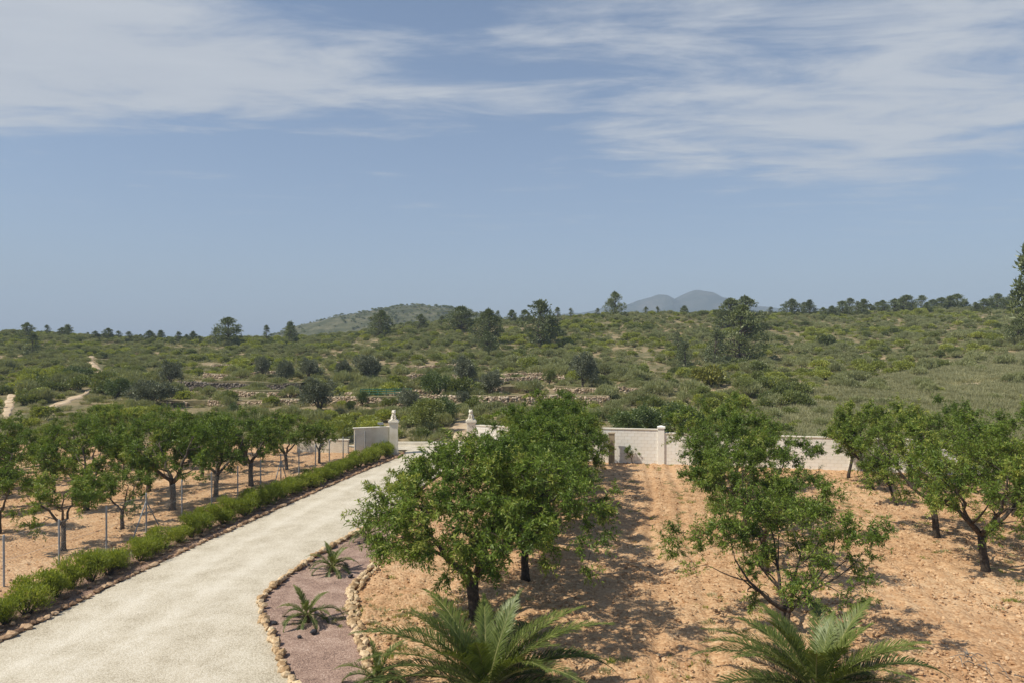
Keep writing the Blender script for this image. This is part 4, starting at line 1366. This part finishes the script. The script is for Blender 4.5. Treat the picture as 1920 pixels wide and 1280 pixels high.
O_G = [olive(500 + k, 3.2, 2.0) for k in range(3)]
O_C = [olive(510 + k, 3.2, 2.2, 120, 'carob', .12, .17, 44, .5) for k in range(2)]
O_D = [olive(515 + k, 3.2, 2.0, 110, 'dark', .12, .17, 44, .5) for k in range(2)]
OL = [  # photo x, distance, height px, width px, kind, label
    (600, 68, 66, 84, 'G', 'large round olive tree behind the end of the fenced orchard'),
    (280, 74, 52, 96, 'G', 'wide grey olive tree behind the left orchard'),
    (216, 80, 44, 56, 'C', 'bright green bushy tree beside the wide grey olive'),
    (320, 92, 48, 50, 'G', 'dark grey olive tree above the wide olive'),
    (532, 92, 50, 40, 'G', 'narrow dense olive on the left terraces'),
    (492, 100, 40, 40, 'G', 'rounded pale olive left of the narrow dense olive'),
    (578, 96, 40, 54, 'G', 'low olive right of the narrow dense olive'),
    (640, 97, 38, 40, 'G', 'small olive between low olive and wide terrace olive'),
    (690, 94, 50, 70, 'G', 'wide olive on the terrace above the green railing'),
    (868, 88, 56, 60, 'G', 'tall loose olive above the gate'),
    (918, 78, 50, 56, 'G', 'grey open olive with visible trunk above the right gate pillar'),
    (870, 68, 38, 34, 'G', 'small olive with bare stem behind the right gate pillar'),
    (1092, 84, 64, 70, 'G', 'wispy grey olive behind the middle row of almonds'),
    (1030, 88, 32, 36, 'D', 'small dark bush beside the wispy grey olive'),
    (768, 66, 50, 52, 'G', 'grey olive just behind the left gate pillar'),
    (818, 76, 56, 66, 'C', 'bright green tree on the terrace above the gate'),
    (828, 60, 52, 66, 'C', 'green bush beyond the gate opening'),
    (790, 55, 70, 96, 'D', 'dark bush filling the gate opening'),
    (680, 72, 30, 26, 'C', 'small round green bush on the tan terrace wall'),
    (1170, 52, 58, 84, 'C', 'glossy dark green bush behind the white wall, left one'),
    (1225, 53, 60, 90, 'C', 'glossy dark green bush behind the white wall, middle one'),
    (1285, 54, 62, 84, 'C', 'glossy dark green bush behind the white wall, right one'),
    (1400, 76, 36, 60, 'D', 'dark low bush at the foot of the grassy slope'),
    (1310, 73, 34, 56, 'D', 'dark low bush in front of the yellow one'),
    (125, 96, 28, 36, 'D', 'dark bush at the bright clearing on the left slope'),
    (148, 98, 34, 56, 'C', 'vivid green bush beside the trail clearing'),
    (435, 70, 22, 26, 'C', 'little green bush on the low pale terrace wall'),
    (655, 69, 22, 30, 'D', 'little dark bush below the tan terrace wall'),
]
for k, (x, d, hp, wp, kd, lb) in enumerate(OL):
    X_, Y_ = on_ray(x, d)
    s = hp / F * d / 3.2; w = wp / F * d / 4.2
    pr_ = {'G': O_G, 'C': O_C, 'D': O_D}[kd]
    nm = 'olive_tree' if kd == 'G' else 'bush'
    place_tree(nm, pr_[k % len(pr_)], X_, Y_, h1(X_, Y_) - .05, k * 1.9, (w, w, s), lb, 'tree' if kd == 'G' else 'bush', 'olive trees on the terraces' if kd == 'G' else 'bushes around the terraces')
X_, Y_ = on_ray(1330, 84)
e = link('yellow_bush', None, None, (X_, Y_, h1(X_, Y_)), .4, (2.1, 2.1, 2.0))
tag(e, 'yellow-green flowering bush behind the white wall below the big dark pine', 'bush')
link('stems', K_Y[0], e); link('foliage', K_Y[1], e)

# name each large hillside shrub by the landmark nearest to it
MARKS = [(p[0], YH + (H - h1(*on_ray(p[0], p[1]))) / p[1] * F, p[5]) for p in PINES + OL if p[5]]
MARKS += [(sum(a[0]) / 2, YH + (H - h1(*on_ray(sum(a[0]) / 2, a[1]))) / a[1] * F, a[4]) for a in TERR]
taken = {}
for e, lb, xp, yp, zn in sorted(SHRUBS, key=lambda q: q[2]):
    best = None
    for mx_, my_, ml in sorted(MARKS, key=lambda m: abs(m[0] - xp) + 2 * abs(m[1] - yp))[:10]:
        ddx, ddy = xp - mx_, yp - my_
        w = ('right of' if ddx > 0 else 'left of') if abs(ddx) > 1.5 * abs(ddy) else ('below' if ddy > 0 else 'above')
        cand = lb.split(' ', 1)[1] + ' ' + w + ' the ' + ml
        if len(cand.split()) <= 16 and cand not in taken:
            best = cand; break
    if best is None:
        best = lb + ' ' + zn
    taken[best] = 1
    tag(e, best, 'shrub', lb + 's ' + zn)

# ------------------------------------------------------------------ white block wall, pillars, gate
wall = link('boundary_wall', None, None, (WALL[2][0], WALL[2][1], 0))
tag(wall, 'white concrete block boundary wall with coping behind the right orchard', 'wall')
blk = MB(); blk.box((0, 0, 0), (.392, .2, .193))
BLK = blk.mesh('block', M['block'])
loose = MB(); core = MB()
nblk = 0


def wl(p):
    return (p[0] - wall.location.x, p[1] - wall.location.y)


def bay(A, B, hh, visible):
    global nblk
    A, B = np.array(wl(A)), np.array(wl(B))
    L_ = np.linalg.norm(B - A); d = (B - A) / L_; rz = math.atan2(d[1], d[0])
    nb = int(round(L_ / .4)); st = L_ / nb
    nc = int(round(hh / .2))
    mid_ = (A + B) / 2
    core.box((mid_[0], mid_[1], nc * .1), (L_, .192, nc * .2), rz)
    for r in range(nc):
        for k in range(nb + (r % 2)):
            t = (k + (.5 if r % 2 == 0 else 0)) * st
            half = r % 2 and k in (0, nb)
            if half:
                t = st * .25 if k == 0 else L_ - st * .25
            p = A + d * t
            z = r * .2 + .1
            wpx = 960 + (p[0] + wall.location.x) / (p[1] + wall.location.y) * F
            if any(a <= wpx <= b for a, b in visible) and nblk < 295:
                link('block', BLK, wall, (p[0], p[1], z), rz, (st / .4 * (.49 if half else 1), 1, 1)); nblk += 1
            else:
                loose.box((p[0], p[1], z), (.392 * st / .4 * (.49 if half else 1), .2, .193), rz)
    cp = MB(); cp.box((mid_[0], mid_[1], nc * .2 + .03), (L_, .27, .06), rz)
    link('coping', cp.mesh('coping', M['render']), wall)


def pillar(p, w, hh, mat, rz=-.2, cap=True):
    p = wl(p); b = MB()
    b.box((p[0], p[1], hh / 2), (w, w, hh), rz)
    if cap:
        b.box((p[0], p[1], hh + .045), (w + .1, w + .1, .09), rz)
        b.box((p[0], p[1], hh + .12), (w + .02, w + .02, .06), rz, .3)
    link('pillar', b.mesh('pillar', M[mat]), wall)


bay(WALL[0], WALL[2], 1.8, [])
bay(WALL[2], WALL[3], 2.0, [(1120, 1240)])
bay(WALL[3], WALL[4], 1.8, [(1245, 1262), (1440, 1660)])
bay(WALL[4], WALL[5], 1.8, [])
struct(link('blocks', loose.mesh('blocks', M['block']), wall), None, 'stuff')
link('mortar', core.mesh('mortar', M['mortar']), wall)
pillar(WALL[3], .36, 2.12, 'block')
pillar(WALL[4], .36, 1.95, 'block')
pp = px(1147, 870)
b = MB(); b.box((0, 0, .9), (.34, .3, 1.8), -.2); b.box((0, 0, 1.83), (.40, .36, .06), -.2)
o = link('meter_pillar', b.mesh('meter_pillar', M['tan']), None, (pp[0], pp[1], 0))
tag(o, 'narrow tan stone pillar standing in front of the white wall', 'pillar')
# shrubs beside it that throw their shadow on the wall
for k, (x, y, s, lb) in enumerate([(1118, 873, .85, 'slender twiggy shrub against the wall left of the tan pillar'), (1186, 871, .5, 'tiny twiggy shrub at the wall right of the tan pillar')]):
    X_, Y_ = px(x, y)
    place_tree('wall_shrub', A_SMALL[0], X_, Y_, 0, k * 2.0, (s * .75, s * .75, s * .9), lb, 'shrub')


def gate_pillar(X, Y, hh, label):
    e = link('gate_pillar', None, None, (X, Y, 0), .1)
    tag(e, label, 'pillar')
    b = MB(); b.box((0, 0, hh / 2), (.52, .52, hh)); b.box((0, 0, .12), (.6, .6, .24))
    link('shaft', b.mesh('shaft', M['render']), e)
    b = MB(); b.box((0, 0, hh + .05), (.66, .66, .1)); b.box((0, 0, hh + .13), (.56, .56, .06)); b.box((0, 0, hh - .06), (.57, .57, .08))
    link('capital', b.mesh('capital', M['render']), e)


def statue(X, Y, z, rz, label):
    """a small seated lion: haunches, chest, mane, head, forelegs, tail"""
    b = MB()

    def ell(c, r, nseg=12, nr=8):
        th = np.linspace(0, TAU, nseg, endpoint=False); ph = np.linspace(-math.pi / 2, math.pi / 2, nr)
        V = np.array([[c[0] + r[0] * math.cos(p) * math.cos(t), c[1] + r[1] * math.cos(p) * math.sin(t), c[2] + r[2] * math.sin(p)] for p in ph for t in th])
        i = np.arange(nr - 1)[:, None] * nseg; j = np.arange(nseg)[None]; k = (j + 1) % nseg
        b.add(V, np.stack([i + j, i + k, i + nseg + k, i + nseg + j], -1).reshape(-1, 4))
    b.box((0, 0, .03), (.46, .34, .06))
    ell((-.1, 0, .2), (.15, .14, .16)); ell((-.02, 0, .3), (.13, .12, .2)); ell((.05, 0, .36), (.1, .11, .16))
    ell((.06, 0, .5), (.13, .14, .14)); ell((.12, 0, .52), (.09, .085, .1)); ell((.2, 0, .49), (.06, .055, .05))
    for s in (-1, 1):
        b.tube([[.1, .075 * s, .34], [.15, .08 * s, .2], [.15, .08 * s, .06]], [.05, .04, .038], 8)
        ell((.18, .08 * s, .085), (.065, .04, .03)); ell((-.03, .13 * s, .14), (.12, .05, .1)); ell((.08, .13 * s, .08), (.08, .04, .03))
        ell((.07, .09 * s, .62), (.025, .03, .035))
    b.tube([[-.22, 0, .09], [-.27, .06, .12], [-.24, .12, .2]], [.025, .022, .03], 6)
    me = b.mesh('lion_statue', M['render'], True)
    o = link('lion_statue', me, None, (X, Y, z), rz)
    md = o.modifiers.new('merge', 'REMESH'); md.mode = 'VOXEL'; md.voxel_size = .014; md.use_smooth_shade = True
    tag(o, label, 'statue')


gl = (-7.55, 45.9); gr = (-2.62, 46.1)
gate_pillar(*gl, 2.02, 'cream gate pillar on the left side of the driveway')
gate_pillar(*gr, 2.02, 'cream gate pillar on the right side of the driveway')
statue(gl[0], gl[1], 2.18, R(-75), 'pale seated lion statue on the left gate pillar')
statue(gr[0], gr[1], 2.18, R(-105), 'pale seated lion statue on the right gate pillar')

wing = link('gate_wing_wall', None, None, (-9.9, 45.1, 0))
tag(wing, 'cream rendered wall panel beside the left gate pillar', 'wall')
b = MB(); rz_ = math.atan2(.75, 2.1)
b.box((1.02, .36, .86), (2.15, .2, 1.72), rz_)
link('panel', b.mesh('panel', M['render']), wing)
b = MB(); b.box((1.02, .36, 1.75), (2.3, .3, .06), rz_)
link('coping', b.mesh('coping', M['render']), wing)
b = MB(); b.box((0, 0, 0), (.34, .16, .10), .3); b.box((.05, -.05, -.06), (.3, .1, .03), .3)
b.tube([[0, 0, -.02], [0, 0, -.2]], [.02, .02], 6)
o = link('wall_lamp', b.mesh('wall_lamp', M['steel']), None, (-8.35, 45.7, 1.98)); tag(o, 'small grey lamp on the coping beside the left gate pillar', 'lamp')
low = MB(); low.box((-12.2, 46.4, .42), (3.4, .25, .84), -.12); low.box((-12.2, 46.4, .87), (3.5, .31, .06), -.12)
o = link('low_wall', low.mesh('low_wall', M['render'])); tag(o, 'low white wall at the far end of the fenced orchard', 'wall')
kb = MB()
kb.box((-2.5, 49.45, .10), (15.0, .22, .34), .02)
o = link('lane_kerb', kb.mesh('lane_kerb', M['render'])); tag(o, 'low white kerb on the far side of the lane outside the gate', 'kerb')

# green railing on the terrace
X0, X1 = on_ray(676, 76)[0], on_ray(772, 76)[0]
gr_ = link('green_railing', None, None, (X0, 76, h1(X0, 76)))
tag(gr_, 'green mesh railing along the tan terrace wall above the gate', 'railing')
zt_ = [h1(x, 76) - gr_.location.z + 1.15 for x in (X0, X1)]
nb_ = 7
for k in range(nb_):
    t = k / (nb_ - 1); b = MB(); b.tube([[t * (X1 - X0), 0, zt_[0] * (1 - t) + zt_[1] * t - .9], [t * (X1 - X0), 0, zt_[0] * (1 - t) + zt_[1] * t + .35]], [.04, .04], 6)
    link('post', b.mesh('post', M['green_net']), gr_)
for zz in (.3, .05, -.2):
    b = MB(); b.tube([[0, 0, zt_[0] + zz], [X1 - X0, 0, zt_[1] + zz]], [.045, .045], 5)
    link('rail', b.mesh('rail', M['green_net']), gr_)

# ------------------------------------------------------------------ wire fence of the left orchard
FT = [(109, 975), (198, 950), (273, 925), (340, 900), (396, 885), (445, 874), (488, 862), (526, 851), (560, 842), (591, 833), (617, 826), (643, 819), (666, 813), (684, 808), (702, 803), (720, 799)]
PH = 1.55
pts = []
for x, y in FT:
    Y_ = (H - PH) * F / (y - YH); pts.append(((x - 960) / F * Y_, Y_))
pts.insert(0, (2 * pts[0][0] - pts[1][0], 2 * pts[0][1] - pts[1][1]))
pts.insert(0, (2 * pts[0][0] - pts[1][0], 2 * pts[0][1] - pts[1][1]))
fence = link('wire_fence', None, None, (pts[0][0], pts[0][1], 0))
tag(fence, 'wire mesh fence with galvanised posts between the hedge and the left orchard', 'fence')
b = MB(); b.tube([[0, 0, -.1], [0, 0, PH]], [.03, .03], 8); b.tube([[0, 0, PH], [0, 0, PH + .03]], [.036, .02], 8)
POST = b.mesh('post', M['steel'])
fl = [(p[0] - pts[0][0], p[1] - pts[0][1]) for p in pts]
for k, p in enumerate(fl):
    link('post', POST, fence, (p[0], p[1], 0))
for kb_ in (4, 9):
    for a in (fl[kb_ - 1], fl[kb_ + 1]):
        c = fl[kb_]; t = .38
        b = MB(); b.tube([[c[0], c[1], PH * .82], [c[0] + (a[0] - c[0]) * t, c[1] + (a[1] - c[1]) * t, -.05]], [.024, .024], 7)
        link('brace', b.mesh('brace', M['steel']), fence)
for zz in (PH - .05, .8, .1):
    b = MB(); b.tube([[p[0], p[1], zz] for p in fl], [.004] * len(fl), 3, False)
    link('tension_wire', b.mesh('tension_wire', M['steel']), fence)
b = MB()
for (ax_, ay_), (bx2, by2) in zip(fl[:-1], fl[1:]):
    L_ = math.hypot(bx2 - ax_, by2 - ay_); dxx, dyy = (bx2 - ax_) / L_, (by2 - ay_) / L_
    hh = PH - .15
    for s0 in np.arange(-hh, L_, .11):
        for sg in (1, -1):
            u0, u1_ = max(0, s0), min(L_, s0 + hh)
            if u1_ - u0 < .05:
                continue
            za, zb_ = .1 + (u0 - s0), .1 + (u1_ - s0)
            if sg < 0:
                za, zb_ = .1 + hh - (u0 - s0), .1 + hh - (u1_ - s0)
            b.tube([[ax_ + dxx * u0, ay_ + dyy * u0, za], [ax_ + dxx * u1_, ay_ + dyy * u1_, zb_]], [.0016, .0016], 3, False)
struct(link('wire_mesh', b.mesh('wire_mesh', M['steel']), fence), None, 'stuff')

# bluish weed clump at the fence and a pile of prunings
X_, Y_ = px(190, 1068)
e = link('fence_shrub', None, None, (X_, Y_, 0), .3, (.8, .8, .55)); tag(e, 'bluish grey wispy weed at the foot of the wire fence', 'weed')
link('stems', K_G[0][0], e); link('foliage', K_G[0][1], e)
b = MB(); rg2 = np.random.default_rng(3)
for k in range(16):
    c = rg2.normal(0, .22, 2); a = rg2.uniform(0, TAU); l_ = rg2.uniform(.2, .55)
    p0 = np.array([c[0], c[1], .06 + .012 * k])
    b.tube([p0, p0 + np.array([math.cos(a) * l_ * .5, math.sin(a) * l_ * .5, .06]), p0 + np.array([math.cos(a) * l_, math.sin(a) * l_, -.02])], [.014, .01, .004], 5)
X_, Y_ = px(1835, 1252)
o = link('dry_branches', b.mesh('dry_branches', M['twig']), None, (X_, Y_, .03)); tag(o, 'small heap of dry grey branches on the soil right of the palm', 'branches')

# ------------------------------------------------------------------ haze
hz = MB(); hz.box((0, 0, 65), (6300, 6300, 250))
mat, t, out = new_mat('haze')
pv = nd(t, 'ShaderNodeVolumePrincipled')
pv.inputs['Color'].default_value = (.66, .82, 1.0, 1)
pv.inputs['Density'].default_value = 0.00038
pv.inputs['Anisotropy'].default_value = 0.0
t.links.new(pv.outputs[0], out.inputs['Volume'])
o = link('haze', hz.mesh('haze', mat)); struct(o, 'thin summer haze over the valley', 'stuff')
